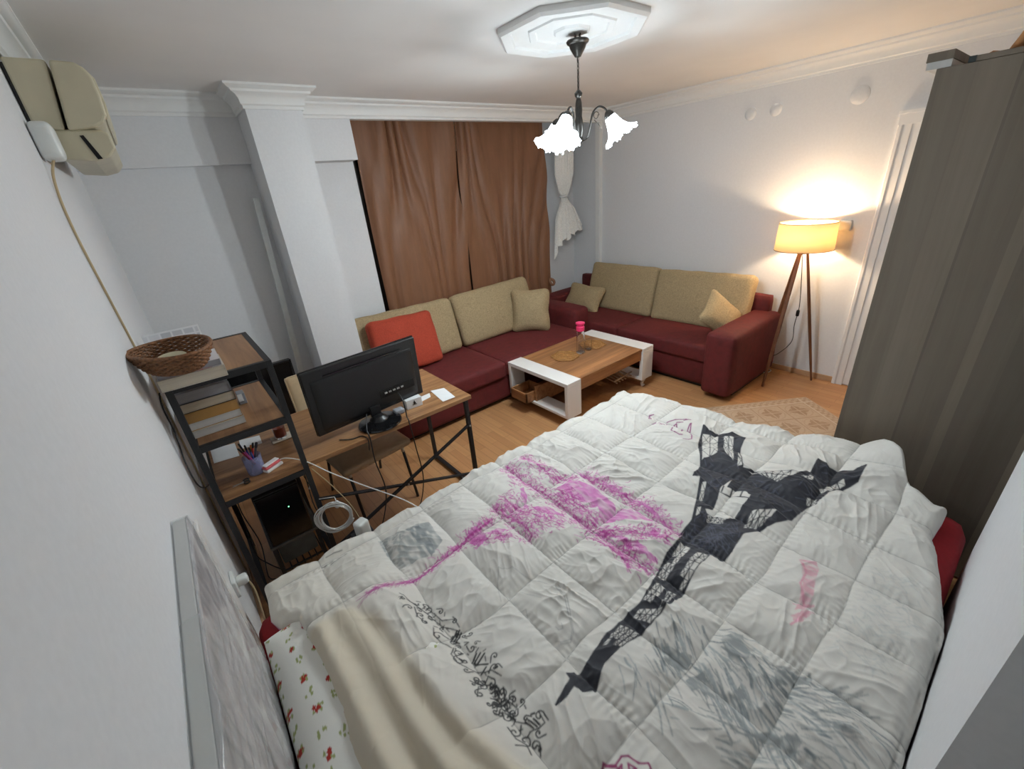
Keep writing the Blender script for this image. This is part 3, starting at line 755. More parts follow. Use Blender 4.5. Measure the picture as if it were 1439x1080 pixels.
# ---------------------------------------------------------------- rug
def rug():
    Cn = np.array([4.05, 1.04]); u = np.array([-.815, .580]); v = np.array([-.580, -.815])
    L, Wd = 1.42, .76
    nu, nv = 380, 204
    a = np.linspace(0, L, nu)[None, :]; b_ = np.linspace(0, Wd, nv)[:, None]
    A = a + 0 * b_; B = b_ + 0 * a
    X = Cn[0] + u[0] * A + v[0] * B; Y = Cn[1] + u[1] * A + v[1] * B
    base = np.array([.50, .37, .26]); dark = np.array([.35, .225, .14]); lite = np.array([.56, .44, .33])
    cell = .235
    ca = (A - .10) / cell; cb = (B - .10) / cell
    fa = ca - np.floor(ca) - .5; fb = cb - np.floor(cb) - .5
    m = np.zeros_like(A)
    inner = (A > .10) & (B > .10)
    grid = ((np.abs(np.abs(fa) - .5) < .025) | (np.abs(np.abs(fb) - .5) < .025)) & inner
    # rosette: four lobes around the cell centre
    rr = np.hypot(fa, fb); th = np.arctan2(fb, fa)
    ros = (rr < .30 + .07 * np.cos(4 * th) + .02 * np.cos(12 * th)) & (np.abs(fa) > .022) & (np.abs(fb) > .022) & inner
    ring = (np.abs(rr - .42) < .018) & inner
    border = (~inner) & (((np.floor(A / .028) + np.floor(B / .028)) % 2) == 0) & ((A < .085) | (B < .085)) & ((A > .015) & (B > .015))
    m = np.where(ros, .85, m); m = np.where(grid, .6, m); m = np.where(ring, .35, m); m = np.where(border, .6, m)
    m = m * (0.75 + .5 * vnoise(A * 60, B * 60, 3))
    m = np.clip(m, 0, 1)[..., None]
    tone = (0.94 + .12 * vnoise(A * 200, B * 200, 4))[..., None]
    col = (base * (1 - m) + dark * m) * tone
    col = np.where(((A > .085) & (A < .10) | (B > .085) & (B < .10))[..., None], lite, col)
    Z = .008 + .0006 * vnoise(A * 300, B * 300, 6)
    edge = (A < .004) | (B < .004) | (A > L - .004) | (B > Wd - .004)
    Z = np.where(edge, .001, Z)
    o = grid_obj('area_rug', np.stack([X, Y, Z], -1), col, vc_mat('rug_weave', .95), origin=(3.5, 1.2, 0))
    tag(o, 'beige and tan patterned rug on the floor beside the bed, pointing to the floor lamp', 'rug')
rug()

# ---------------------------------------------------------------- wardrobe
wd = thing('wardrobe', (3.05, .14, 0), 'tall grey-brown oak wardrobe standing at the foot of the bed', 'wardrobe')
obj('side_panel', MB().box(2.50, -.20, .012, 2.522, .475, 2.192), M_ward, wd, bevel=.0015)
obj('side_panel', MB().box(3.56, -.20, .012, 3.582, .475, 2.192), M_ward, wd, bevel=.0015)
obj('back_panel', MB().box(2.522, -.20, .03, 3.56, -.19, 2.17), M_ward, wd)
obj('top_panel', MB().box(2.50, -.20, 2.193, 3.582, .385, 2.211), M_ward, wd, bevel=.0015)
obj('bottom_panel', MB().box(2.522, -.19, .03, 3.56, .46, .05), M_ward, wd)
M_dgreen = new_mat('dark_plastic_end', (0.02, .03, .03), .5, noise=(30, .1, 0, (1, 1, 1)))
obj('track_rail', MB().box(2.50, .435, 2.217, 3.582, .512, 2.246), M_ward, wd, bevel=.0015)
obj('rail_channel', MB().box(2.503, .437, 2.193, 3.58, .508, 2.217), M_alu, wd)
obj('edge_cap', MB().box(2.499, .372, 2.193, 2.53, .392, 2.212), M_dgreen, wd)
obj('sliding_door', MB().box(2.526, .462, .05, 3.06, .478, 2.185), M_ward, wd)
obj('sliding_door', MB().box(3.02, .440, .05, 3.555, .456, 2.185), M_ward, wd)
M_branch = new_mat('brown_bark', (0.34, 0.15, 0.05), .7, noise=(25, .3, .4, (1, 1, 1)))
tag(obj('wooden_block', MB().obox((2.90, .372, 2.232), (.05, .055, .042), rot(R(12), 0, R(20))), M_branch, origin=(2.90, .372, 2.212), bevel=.003), 'small brown block lying on top of the wardrobe', 'block')
tag(obj('driftwood_stick', MB().tube(smooth_pts([(2.90, .335, 2.215), (2.90, .325, 2.245), (2.90, .305, 2.28), (2.90, .285, 2.32), (2.89, .26, 2.36)], 4), [.022, .016, .017, .018, .020, .021, .022, .023, .024, .025, .026, .026, .027, .026, .026, .025, .025], 10), M_branch, smooth=True, origin=(2.9, .33, 2.212)), 'rough brown stick leaning up from the wardrobe top', 'stick')

# ---------------------------------------------------------------- bed
bd = thing('bed', (1.1, .75, 0), 'double bed with red sheet showing at its corners', 'bed')
obj('bed_base', MB().box(-.17, -.09, .0, 2.22, 1.54, .20), M_blackp, bd, bevel=.01)
obj('mattress', MB().rbox((1.035, .735, .355), (2.45, 1.68, .31), .07, n=16), M_sheet, bd, smooth=True, label='red fitted sheet over the mattress')
# pillow with small floral print, under the duvet edge
def floral(x, y, z):
    a = 0.062
    i = math.floor(x / a); j = math.floor(y / a)
    rs = random.Random(i * 7919 + j * 104729)
    cx_ = (i + .5 + rs.uniform(-.18, .18)) * a; cy_ = (j + .5 + rs.uniform(-.18, .18)) * a
    kind = (i + j) % 2
    for k in range(5):
        an = rs.uniform(0, 6.28); d = rs.uniform(.003, .011)
        if kind and math.hypot(x - cx_ - d * math.cos(an), y - cy_ - d * math.sin(an)) < .0056: return (.42, .03, .02)
        if math.hypot((x - cx_ - 1.5 * d * math.cos(an + 1)) * 1.6, y - cy_ - 1.5 * d * math.sin(an + 1)) < .0058: return (.36, .40, .16)
    return (.80, .79, .74)
pc = Vector((.068, .80, .572))
def fine_pillow():
    n = 230
    g = np.linspace(-1, 1, n)
    U, V = np.meshgrid(g * .232, g * .555)
    parts = []
    cols = []
    for sg in (1, -1):
        u = U / .232; v = V / .555
        h = .078 * np.clip((1 - np.abs(u) ** 3.2), 0, 1) ** .5 * np.clip(1 - np.abs(v) ** 6, 0, 1) ** .5
        Z = sg * h + .006 * (vnoise(U * 9 + 5, V * 9 + 5, 11) - .5) * (h > .01)
        X = U * (1 - .05 * np.abs(v) ** 3 * 0) ; Y = V
        parts.append(np.stack([X + pc.x, Y + pc.y, Z + pc.z], -1))
    col = np.array([[floral(a_, b_, 0) for a_ in g * .232] for b_ in g * .555])
    rt = thing('pillow', (pc.x, pc.y, .5), 'white pillow with small red flower and green leaf print at the head of the bed', 'pillow')
    m = vc_mat('floral_cotton', .85, bump=.15)
    grid_obj('pillow_case', np.concatenate([parts[0], parts[1][::-1]], 0), np.concatenate([col, col[::-1]], 0), m, rt)
fine_pillow()

# ------------------------------------------------------------ duvet print, drawn into an array over the cloth
P={"dark":[[[2.082,0.989],[2.059,0.942],[2.106,0.861],[2.107,0.766],[2.001,0.744],[1.928,0.714],[1.848,0.663],[1.764,0.658],[1.633,0.666],[1.569,0.644],[1.502,0.629],[1.462,0.668],[1.356,0.645],[1.27,0.647],[1.366,0.647],[1.489,0.696],[1.634,0.759],[1.62,0.789],[1.721,0.803],[1.906,0.918]],[[1.735,0.655],[1.838,0.665],[1.866,0.602],[1.864,0.523],[1.931,0.455],[1.993,0.423],[2.089,0.43],[2.061,0.376],[2.099,0.33],[2.109,0.296],[2.174,0.269],[2.051,0.264],[1.93,0.322],[1.849,0.335],[1.758,0.36],[1.644,0.374],[1.607,0.398],[1.508,0.442],[1.428,0.47],[1.327,0.462],[1.269,0.467],[1.267,0.489],[1.258,0.636],[1.366,0.647],[1.413,0.589],[1.431,0.548],[1.505,0.547],[1.588,0.543],[1.67,0.542],[1.643,0.641]],[[1.364,0.649],[1.484,0.659],[1.417,0.585],[1.431,0.548],[1.476,0.552],[1.501,0.503],[1.428,0.47],[1.327,0.462],[1.269,0.467],[1.251,0.632]],[[1.258,0.635],[1.268,0.514],[1.108,0.501],[1.012,0.484],[0.881,0.492],[0.795,0.497],[0.724,0.51],[0.624,0.508],[0.556,0.48],[0.551,0.541],[0.597,0.546],[0.698,0.563],[0.79,0.567],[0.827,0.567],[0.883,0.559],[1.023,0.593],[1.152,0.626]],[[0.526,0.563],[0.545,0.553],[0.554,0.488],[0.522,0.498],[0.515,0.525],[0.47,0.515],[0.438,0.52],[0.457,0.526],[0.509,0.54],[0.523,0.546]]],"gap":[[[[2.013,0.957],[2.057,0.886],[1.868,0.797],[1.767,0.827]],4,5],[[[2.06,0.861],[2.067,0.81],[1.849,0.706],[1.901,0.782]],3,5],[[[1.613,0.74],[1.623,0.722],[1.431,0.647],[1.399,0.652]],2,6],[[[1.463,0.628],[1.476,0.552],[1.434,0.556],[1.419,0.614]],7,3],[[[1.839,0.638],[1.929,0.449],[1.814,0.497],[1.828,0.56]],10,3],[[[1.577,0.501],[1.652,0.427],[1.541,0.439],[1.464,0.486]],7,4],[[[1.987,0.749],[1.921,0.704],[1.854,0.666],[1.824,0.68]],2,4],[[[1.917,0.438],[1.973,0.404],[1.924,0.394],[1.896,0.437]],3,2],[[[1.903,0.364],[2.042,0.311],[2.016,0.293],[1.884,0.341]],6,2],[[[1.807,0.377],[1.84,0.343],[1.806,0.338],[1.768,0.363]],4,2],[[[1.241,0.625],[1.24,0.577],[1.025,0.559],[1.034,0.593]],3,8],[[[1.23,0.55],[1.248,0.509],[1.041,0.495],[1.039,0.527]],3,8],[[[0.997,0.576],[0.998,0.535],[0.902,0.532],[0.898,0.563]],3,5],[[[0.996,0.527],[1.01,0.496],[0.924,0.494],[0.891,0.499]],3,5],[[[0.862,0.552],[0.918,0.491],[0.844,0.493],[0.82,0.548]],6,3],[[[0.771,0.56],[0.8,0.501],[0.711,0.506],[0.664,0.549]],7,5]],"hole":[[[1.594,0.647],[1.659,0.662],[1.681,0.573],[1.656,0.543],[1.588,0.543],[1.501,0.539],[1.515,0.622]]],"bar":[[[1.611,0.652],[1.642,0.543]],[[1.657,0.658],[1.62,0.65]],[[1.674,0.625],[1.628,0.613]],[[1.678,0.584],[1.637,0.575]]],"mblob":[[[1.096,1.192],[1.192,1.191],[1.235,1.069],[1.225,0.955],[1.195,0.902],[1.1,0.903],[1.143,0.969],[1.125,1.037],[1.109,1.088],[1.11,1.159]],[[1.113,0.904],[1.233,0.912],[1.264,0.849],[1.256,0.763],[1.169,0.835],[1.126,0.876]],[[0.929,1.183],[0.986,1.126],[1.002,1.03],[0.946,1.085],[0.928,1.134]],[[0.975,1.314],[0.999,1.309],[0.915,1.18],[0.901,1.194]],[[0.679,1.198],[0.75,1.179],[0.783,1.146],[0.734,1.158],[0.68,1.175]],[[1.062,0.881],[1.101,0.732],[1.099,0.634],[1.075,0.633],[1.061,0.745],[1.054,0.846]],[[0.64,1.264],[0.676,1.274],[0.685,1.206],[0.671,1.15],[0.616,1.162],[0.611,1.207]],[[1.207,0.739],[1.241,0.719],[1.183,0.693],[1.152,0.709]]],"mband":[[[[1.054,1.525],[1.026,1.32],[1.054,1.197],[1.043,1.005],[1.025,0.888],[1.031,0.8],[1.024,0.614]],0.05],[[[1.149,1.52],[1.154,1.355],[1.156,1.228],[1.237,1.185]],0.035],[[[0.815,1.33],[0.831,1.167],[0.824,1.042]],0.05],[[[0.876,1.341],[0.887,1.16],[0.952,1.003]],0.05],[[[0.39,1.203],[0.478,1.215],[0.574,1.232],[0.657,1.248],[0.755,1.25]],0.022],[[[0.168,1.191],[0.275,1.197],[0.39,1.203]],0.012],[[[1.27,1.192],[1.29,1.071],[1.304,0.927],[1.307,0.806],[1.266,0.653]],0.04],[[[1.099,1.171],[1.096,1.033],[1.084,0.919]],0.045],[[[1.046,0.896],[1.098,0.817],[1.148,0.74],[1.207,0.656]],0.035],[[[0.992,0.879],[1.007,0.747],[0.981,0.677]],0.012],[[[0.617,1.229],[0.649,1.17],[0.76,1.105]],0.03]],"scroll":[[[0.285,1.024],0.022],[[0.292,1.076],0.014],[[0.285,0.994],0.02],[[0.352,1.016],0.022],[[0.37,0.954],0.02],[[0.296,0.931],0.035],[[0.319,0.841],0.03],[[0.318,0.805],0.02],[[0.305,0.81],0.04],[[0.398,0.754],0.025],[[0.383,0.722],0.02],[[0.304,0.769],0.02],[[0.316,0.732],0.022],[[0.295,0.719],0.014],[[0.317,0.706],0.03],[[0.294,0.683],0.03],[[0.382,0.604],0.018],[[0.335,0.623],0.025],[[0.388,0.535],0.03],[[0.312,0.549],0.03],[[0.322,0.519],0.035],[[0.335,0.493],0.028],[[0.338,0.48],0.012],[[0.389,0.886],0.02],[[0.382,0.836],0.016],[[0.366,0.63],0.02],[[0.299,0.648],0.014],[[0.303,0.622],0.02],[[0.36,0.507],0.022]],"bstroke":[[[0.264,1.135],[0.281,1.087],[0.309,1.038],[0.33,0.966],[0.362,0.919]],[[0.3,0.968],[0.284,0.934],[0.297,0.899],[0.31,0.868]],[[0.316,0.866],[0.294,0.842],[0.293,0.8],[0.318,0.771],[0.341,0.749]],[[0.306,0.709],[0.282,0.676]],[[0.324,0.656],[0.348,0.64],[0.359,0.607]],[[0.303,0.567],[0.303,0.531],[0.318,0.508],[0.311,0.48]],[[0.334,0.629],[0.334,0.606],[0.332,0.574],[0.351,0.546]],[[0.282,1.063],[0.272,1.019],[0.288,0.987]],[[0.338,0.745],[0.365,0.728],[0.376,0.691]],[[0.328,1.047],[0.339,0.983],[0.374,0.96],[0.373,0.926]],[[0.331,0.522],[0.345,0.525],[0.368,0.515],[0.388,0.513],[0.394,0.544]]],"bspine":[[[0.272,1.109],[0.306,1.032],[0.344,0.945],[0.339,0.883],[0.356,0.807],[0.358,0.755],[0.337,0.7],[0.33,0.657],[0.343,0.609],[0.346,0.561],[0.354,0.528],[0.325,0.502]]],"bbar":[[[0.368,0.918],[0.329,0.893]],[[0.36,0.921],[0.322,0.899]],[[0.369,0.909],[0.33,0.884]],[[0.363,0.808],[0.337,0.795]],[[0.373,0.799],[0.34,0.789]],[[0.381,0.787],[0.343,0.779]],[[0.369,0.752],[0.34,0.785]],[[0.36,0.749],[0.337,0.743]],[[0.332,0.692],[0.35,0.682],[0.347,0.654]],[[0.325,0.679],[0.341,0.675],[0.337,0.65]],[[0.362,0.665],[0.351,0.644]],[[0.313,0.642],[0.346,0.636]],[[0.316,0.634],[0.35,0.626]],[[0.328,0.599],[0.335,0.577],[0.333,0.59]],[[0.351,0.552],[0.357,0.525]],[[0.36,0.549],[0.367,0.521]],[[0.372,0.541],[0.375,0.52]],[[0.375,0.555],[0.383,0.55]]],"grey":[[[0.799,0.493],[0.892,0.482],[1.021,0.363],[0.894,0.328],[0.788,0.331],[0.774,0.406]],[[0.973,0.351],[1.012,0.333],[0.994,0.245],[1.001,0.198],[0.912,0.182],[0.778,0.16],[0.766,0.226],[0.778,0.325],[0.894,0.328]],[[0.983,0.191],[1.051,0.093],[0.927,0.075],[0.786,0.078],[0.764,0.148],[0.862,0.166]],[[1.051,0.093],[1.023,0.015],[0.906,0.011],[0.779,0.033],[0.786,0.078],[0.943,0.081]],[[0.645,0.34],[0.747,0.331],[0.766,0.226],[0.769,0.156],[0.779,0.085],[0.728,0.078],[0.628,0.166],[0.649,0.25]],[[0.638,0.505],[0.774,0.454],[0.784,0.335],[0.645,0.34],[0.648,0.427]],[[1.023,0.015],[1.038,-0.048],[0.998,-0.081],[0.907,-0.079],[0.83,-0.012],[0.906,0.011]]],"greyfill":[[[0.96,0.319],[1.022,0.288],[0.992,0.239],[0.944,0.235],[0.916,0.268]],[[0.783,0.328],[0.836,0.309],[0.804,0.252],[0.782,0.251],[0.765,0.294]],[[0.978,0.173],[1.047,0.097],[1.004,0.092],[0.943,0.154]],[[0.846,0.228],[0.868,0.201],[0.836,0.196],[0.818,0.225]],[[0.815,0.426],[0.851,0.368],[0.836,0.333],[0.786,0.355],[0.778,0.402]],[[0.807,0.133],[0.829,0.09],[0.796,0.087],[0.771,0.142]],[[0.82,0.087],[0.86,0.075],[0.817,0.046],[0.804,0.063]]],"stamp":[[[0.321,1.506],[0.498,1.434],[0.476,1.258],[0.322,1.282]]],"stampb":[[[0.441,1.46],[0.536,1.44],[0.524,1.293],[0.452,1.256]]],"script":[[[1.978,1.286],[1.964,1.251],[1.951,1.259],[1.994,1.283],[2.009,1.266]],[[1.92,1.216],[1.958,1.215],[1.933,1.209]],[[1.927,1.215],[1.955,1.191],[1.951,1.168],[1.933,1.175]],[[1.958,1.167],[1.947,1.14],[1.977,1.154],[1.978,1.139]],[[1.978,1.119],[1.979,1.104],[1.995,1.119],[2.008,1.112],[1.98,1.09]],[[1.989,1.08],[1.988,1.055],[1.938,1.04],[1.979,1.045]],[[1.977,1.029],[2.042,1.048],[2.055,1.048],[1.981,1.012],[1.991,1.026]],[[1.94,1.095],[1.904,1.083],[1.894,1.057],[1.897,1.029],[1.909,1.018]],[[1.884,0.996],[1.898,0.974],[1.917,0.966],[1.95,0.984],[1.968,1.001]],[[1.996,1.166],[2.026,1.133],[2.069,1.088]],[[2.015,1.116],[2.036,1.089]],[[2.052,1.093],[2.085,1.068]]],"pink":[[[1.45,0.275],[1.501,0.235],[1.43,0.207],[1.273,0.181],[1.227,0.206],[1.345,0.226]],[[1.187,0.208],[1.243,0.191],[1.275,0.161],[1.161,0.182]]],"pinkd":[[[1.438,0.264],[1.399,0.236],[1.338,0.233],[1.277,0.195]],[[1.259,0.176],[1.182,0.186],[1.149,0.194]],[[1.257,0.221],[1.291,0.175]]],"crown":[[[0.421,0.346],[0.442,0.355],[0.461,0.333],[0.487,0.335],[0.5,0.323],[0.505,0.297],[0.521,0.28],[0.513,0.266]],[[0.454,0.324],[0.472,0.323],[0.463,0.316],[0.454,0.324]],[[0.486,0.313],[0.474,0.301],[0.491,0.293],[0.486,0.313]],[[0.442,0.348],[0.46,0.329]]],"line":[[[0.615,1.015],[0.57,0.968],[0.542,0.91]],[[0.615,1.015],[0.655,0.977],[0.673,0.925],[0.701,0.865]],[[0.717,0.807],[0.709,0.754],[0.666,0.692]],[[0.727,0.803],[0.718,0.75],[0.672,0.687]],[[0.697,0.88],[0.717,0.807]],[[0.562,0.834],[0.585,0.822],[0.571,0.797]],[[0.618,0.891],[0.627,0.861],[0.649,0.81]],[[0.716,0.806],[0.705,0.744],[0.673,0.701],[0.639,0.649],[0.616,0.635],[0.586,0.651],[0.578,0.666]],[[0.721,0.811],[0.712,0.742],[0.678,0.697],[0.638,0.642],[0.61,0.629],[0.582,0.647]],[[0.63,0.69],[0.621,0.674],[0.607,0.679],[0.607,0.695]]],"blackbit":[[[0.121,1.574],[0.186,1.565]],[[0.124,1.52],[0.193,1.521]],[[0.09,1.538],[0.137,1.533]]]}
PXS = .0022; CX0, CY0 = -.45, -.45
NXC, NYC = int(3.3 / PXS), int(2.6 / PXS)
WHITE = np.array([.655, .632, .59])
INKS = {'black': (.012, .013, .022), 'navy': (.06, .065, .10), 'mag': (.42, .035, .26), 'magl': (.60, .16, .46), 'grey': (.17, .20, .215), 'greyl': (.36, .39, .395), 'ink': (.012, .012, .014),
        'purple': (.22, .02, .13), 'pink': (.66, .30, .38), 'line': (.25, .25, .25), 'white': tuple(WHITE), 'crown': (.25, .01, .10), 'slate': (.27, .29, .29)}
cv = np.ones((NYC, NXC, 3)) * WHITE
def stroke(pts, w, ink, al=1.0):
    col = np.array(INKS[ink])
    for (ax, ay), (bx, by) in zip(pts[:-1], pts[1:]):
        pad = w + .004
        i0 = max(0, int((min(ax, bx) - pad - CX0) / PXS)); i1 = min(NXC, int((max(ax, bx) + pad - CX0) / PXS) + 2)
        j0 = max(0, int((min(ay, by) - pad - CY0) / PXS)); j1 = min(NYC, int((max(ay, by) + pad - CY0) / PXS) + 2)
        if i1 <= i0 or j1 <= j0: continue
        X = CX0 + np.arange(i0, i1)[None, :] * PXS; Y = CY0 + np.arange(j0, j1)[:, None] * PXS
        dx, dy = bx - ax, by - ay; L2 = dx * dx + dy * dy + 1e-12
        t = np.clip(((X - ax) * dx + (Y - ay) * dy) / L2, 0, 1)
        d = np.hypot(X - ax - t * dx, Y - ay - t * dy)
        a = (np.clip((w / 2 - d) / .0022 + .5, 0, 1) * al)[..., None]
        s_ = cv[j0:j1, i0:i1]; cv[j0:j1, i0:i1] = s_ * (1 - a) + col * a
def inpoly(poly, X, Y):
    m = np.zeros(np.broadcast(X, Y).shape, bool); n = len(poly)
    for i in range(n):
        x1, y1 = poly[i]; x2, y2 = poly[(i + 1) % n]
        if y1 == y2: continue
        c_ = ((y1 > Y) != (y2 > Y)) & (X < (x2 - x1) * (Y - y1) / (y2 - y1) + x1)
        m ^= c_
    return m
def fill(poly, ink, al=1.0, tex=0.0, seed=0):
    xs = [p[0] for p in poly]; ys = [p[1] for p in poly]
    i0 = max(0, int((min(xs) - CX0) / PXS)); i1 = min(NXC, int((max(xs) - CX0) / PXS) + 2)
    j0 = max(0, int((min(ys) - CY0) / PXS)); j1 = min(NYC, int((max(ys) - CY0) / PXS) + 2)
    if i1 <= i0 or j1 <= j0: return
    X = CX0 + np.arange(i0, i1)[None, :] * PXS; Y = CY0 + np.arange(j0, j1)[:, None] * PXS
    a = inpoly(poly, X, Y).astype(float) * al
    if tex:
        nz = vnoise(X * 90 + 0 * Y, Y * 35 + 0 * X, seed)
        a = a * np.clip(1 - tex + tex * 3 * (nz - .25), 0, 1)
    a = a[..., None]
    s_ = cv[j0:j1, i0:i1]; cv[j0:j1, i0:i1] = s_ * (1 - a) + np.array(INKS[ink]) * a
rd = random.Random(5)
def jit(pts, s): return [(x + rd.uniform(-s, s), y + rd.uniform(-s, s)) for x, y in pts]
def subd(pts, n=6):
    out = []
    for (ax, ay), (bx, by) in zip(pts[:-1], pts[1:]):
        out += [(ax + (bx - ax) * k / n, ay + (by - ay) * k / n) for k in range(n)]
    return out + [pts[-1]]
# grey sketch
for q, poly in enumerate(P['grey']):
    xs = [p[0] for p in poly]; ys = [p[1] for p in poly]
    area = (max(xs) - min(xs)) * (max(ys) - min(ys))
    cnt = int(area * (3600 if q in (1, 2, 3) else 2200 if q == 0 else 1200))
    for _ in range(cnt):
        x = rd.uniform(min(xs), max(xs)); y = rd.uniform(min(ys), max(ys))
        if not inpoly(poly, np.array([[x]]), np.array([[y]]))[0, 0]: continue
        an = -PI / 2 + rd.gauss(0, .10) + .7 * math.sin(x * 9 + y * 7 + q * 1.7); ln = rd.uniform(.02, .10)
        pts = []
        for k in range(6):
            pts.append((x, y)); x += math.cos(an) * ln / 5; y += math.sin(an) * ln / 5; an += rd.gauss(0, .10)
        stroke(pts, rd.choice([.0022, .003, .003, .004, .007]), rd.choice(['grey', 'slate', 'greyl']), rd.uniform(.5, .9))
for q, poly in enumerate(P['greyfill']):
    fill(jit(subd(poly, 4), .008), 'slate', .95, .45, q)
fill(jit(subd(P['stamp'][0] + P['stamp'][0][:1], 4), .005), 'slate', .85, .55, 31)
fill(jit(subd(P['stampb'][0] + P['stampb'][0][:1], 4), .005), 'grey', .7, .6, 32)
for _ in range(26):
    x, y = P['stamp'][0][0]; x += rd.uniform(.0, .12); y += rd.uniform(-.12, .02)
    stroke([(x, y), (x + rd.uniform(-.03, .03), y + rd.uniform(-.03, .03)), (x + rd.uniform(-.03, .03), y + rd.uniform(-.03, .03))], .0025, 'white', .7)
for _ in range(240):
    x = rd.uniform(1.15, 1.62); y = rd.uniform(-.05, .09)
    stroke([(x, y), (x + rd.uniform(-.03, .03), y + rd.uniform(-.04, .04))], .003, 'greyl', .35)
# faint outlines
for pts in P['line']: stroke(pts, .0025, 'line', .6)
# magenta sketch
for q, poly in enumerate(P['mblob']): fill(jit(subd(poly + poly[:1], 5), .007), 'magl', .9, .35, q + 40)
def along(poly, t):
    L = [math.dist(a, b) for a, b in zip(poly[:-1], poly[1:])]; s = t * sum(L)
    for (a, b), l in zip(zip(poly[:-1], poly[1:]), L):
        if s <= l: return (a[0] + (b[0] - a[0]) * s / l, a[1] + (b[1] - a[1]) * s / l, math.atan2(b[1] - a[1], b[0] - a[0]))
        s -= l
    return (*poly[-1], 0)
for poly, w in P['mband']:
    L = sum(math.dist(a, b) for a, b in zip(poly[:-1], poly[1:]))
    for _ in range(int(L * 620 * (0.5 + w * 20))):
        x, y, an = along(poly, rd.random())
        o_ = rd.gauss(0, w * .55)
        x += -math.sin(an) * o_; y += math.cos(an) * o_
        a2 = an + rd.choice([0, 0, 0, PI / 2, .8]) + rd.gauss(0, .25); ln = rd.uniform(.008, .035)
        pts = []
        for k in range(4):
            pts.append((x, y)); x += math.cos(a2) * ln / 3; y += math.sin(a2) * ln / 3; a2 += rd.gauss(0, .5)
        stroke(pts, rd.choice([.0018, .0025, .0035]), rd.choice(['mag', 'magl', 'mag']), rd.uniform(.6, 1))
    if w < .025: stroke(jit(subd(poly, 8), .004), w * .45, 'mag', .75)
    else: stroke(jit(subd(poly, 8), .006), .007, 'mag', .6)
for q in range(90):    # fringe of fine upright dashes above the sketch
    x, y, an = along(P['mband'][6][0], rd.random())
    stroke([(x, y), (x + rd.uniform(.0, .03), y + rd.uniform(.01, .07))], .002, 'magl', .7)
for q in range(70):
    x, y, an = along(P['mband'][5][0], rd.random())
    stroke([(x, y), (x + rd.uniform(-.05, -.01), y + rd.uniform(-.03, .03))], .002, 'mag', .7)
for c0, r_ in ((P['mblob'][5][4], .03), (P['mblob'][7][0], .03)):
    for _ in range(16):
        a0 = rd.uniform(0, 6.28); rr = rd.uniform(.004, .016); ox, oy = rd.uniform(-r_, r_), rd.uniform(-r_, r_)
        stroke([(c0[0] + ox + rr * math.cos(a0 + s), c0[1] + oy + rr * math.sin(a0 + s)) for s in np.linspace(0, 4, 8)], .0025, 'mag', .9)
# pink fragment
for q, poly in enumerate(P['pink']): fill(jit(subd(poly + poly[:1], 4), .004), 'pink', .75, .5, q + 60)
for pts in P['pinkd']: stroke(subd(pts, 4), .007, 'pink', .8)
# dark tower with its lattice
for poly in P['dark']:
    fill(poly, 'black', 1); stroke(poly + poly[:1], .006, 'black')
for poly in P['hole']: fill(poly, 'white', 1)
for pts in P['bar']: stroke(pts, .006, 'black')
for quad, n, m_ in P['gap']:
    n = max(1, round(n * .6)); m_ = max(1, round(m_ * .62))
    tl, tr, br_, bl = [np.array(p) for p in quad]
    Q = lambda u, v: tuple(tl * (1 - u) * (1 - v) + tr * u * (1 - v) + br_ * u * v + bl * (1 - u) * v)
    fill([Q(0, 0), Q(1, 0), Q(1, 1), Q(0, 1)], 'white', .97)
    for i in range(n + 1): stroke([Q(i / n, k / 6) for k in range(7)], .0036, 'black')
    for j in range(m_ + 1): stroke([Q(k / 6, j / m_) for k in range(7)], .0034, 'black')
    for i in range(n):
        for j in range(m_):
            if rd.random() < .92: stroke([Q(i / n, j / m_), Q((i + 1) / n, (j + 1) / m_)], .0028, 'black')
            if rd.random() < .7: stroke([Q((i + 1) / n, j / m_), Q(i / n, (j + 1) / m_)], .0026, 'black')
            if rd.random() < .06: fill([Q(i / n, j / m_), Q((i + 1) / n, j / m_), Q((i + 1) / n, (j + 1) / m_), Q(i / n, (j + 1) / m_)], 'black')
poly = P['dark'][2]; xs = [p[0] for p in poly]; ys = [p[1] for p in poly]
for src in (P['dark'][1], P['dark'][2], P['dark'][0]):
    xs = [p[0] for p in src]; ys = [p[1] for p in src]
    for _ in range(150):
        x = rd.uniform(min(xs), max(xs)); y = rd.uniform(min(ys), max(ys)); x2 = x + rd.uniform(-.045, .045); y2 = y + rd.uniform(-.045, .045)
        T = np.array([[x, x2]]), np.array([[y, y2]])
        I = [int((y - CY0) / PXS), int((x - CX0) / PXS), int((y2 - CY0) / PXS), int((x2 - CX0) / PXS), int(((y + y2) / 2 - CY0) / PXS), int(((x + x2) / 2 - CX0) / PXS)]
        if inpoly(src, *T).all() and cv[I[0], I[1]].max() < .1 and cv[I[2], I[3]].max() < .1 and cv[I[4], I[5]].max() < .1:
            stroke([(x, y), (x2, y2)], .003, 'navy', .9)
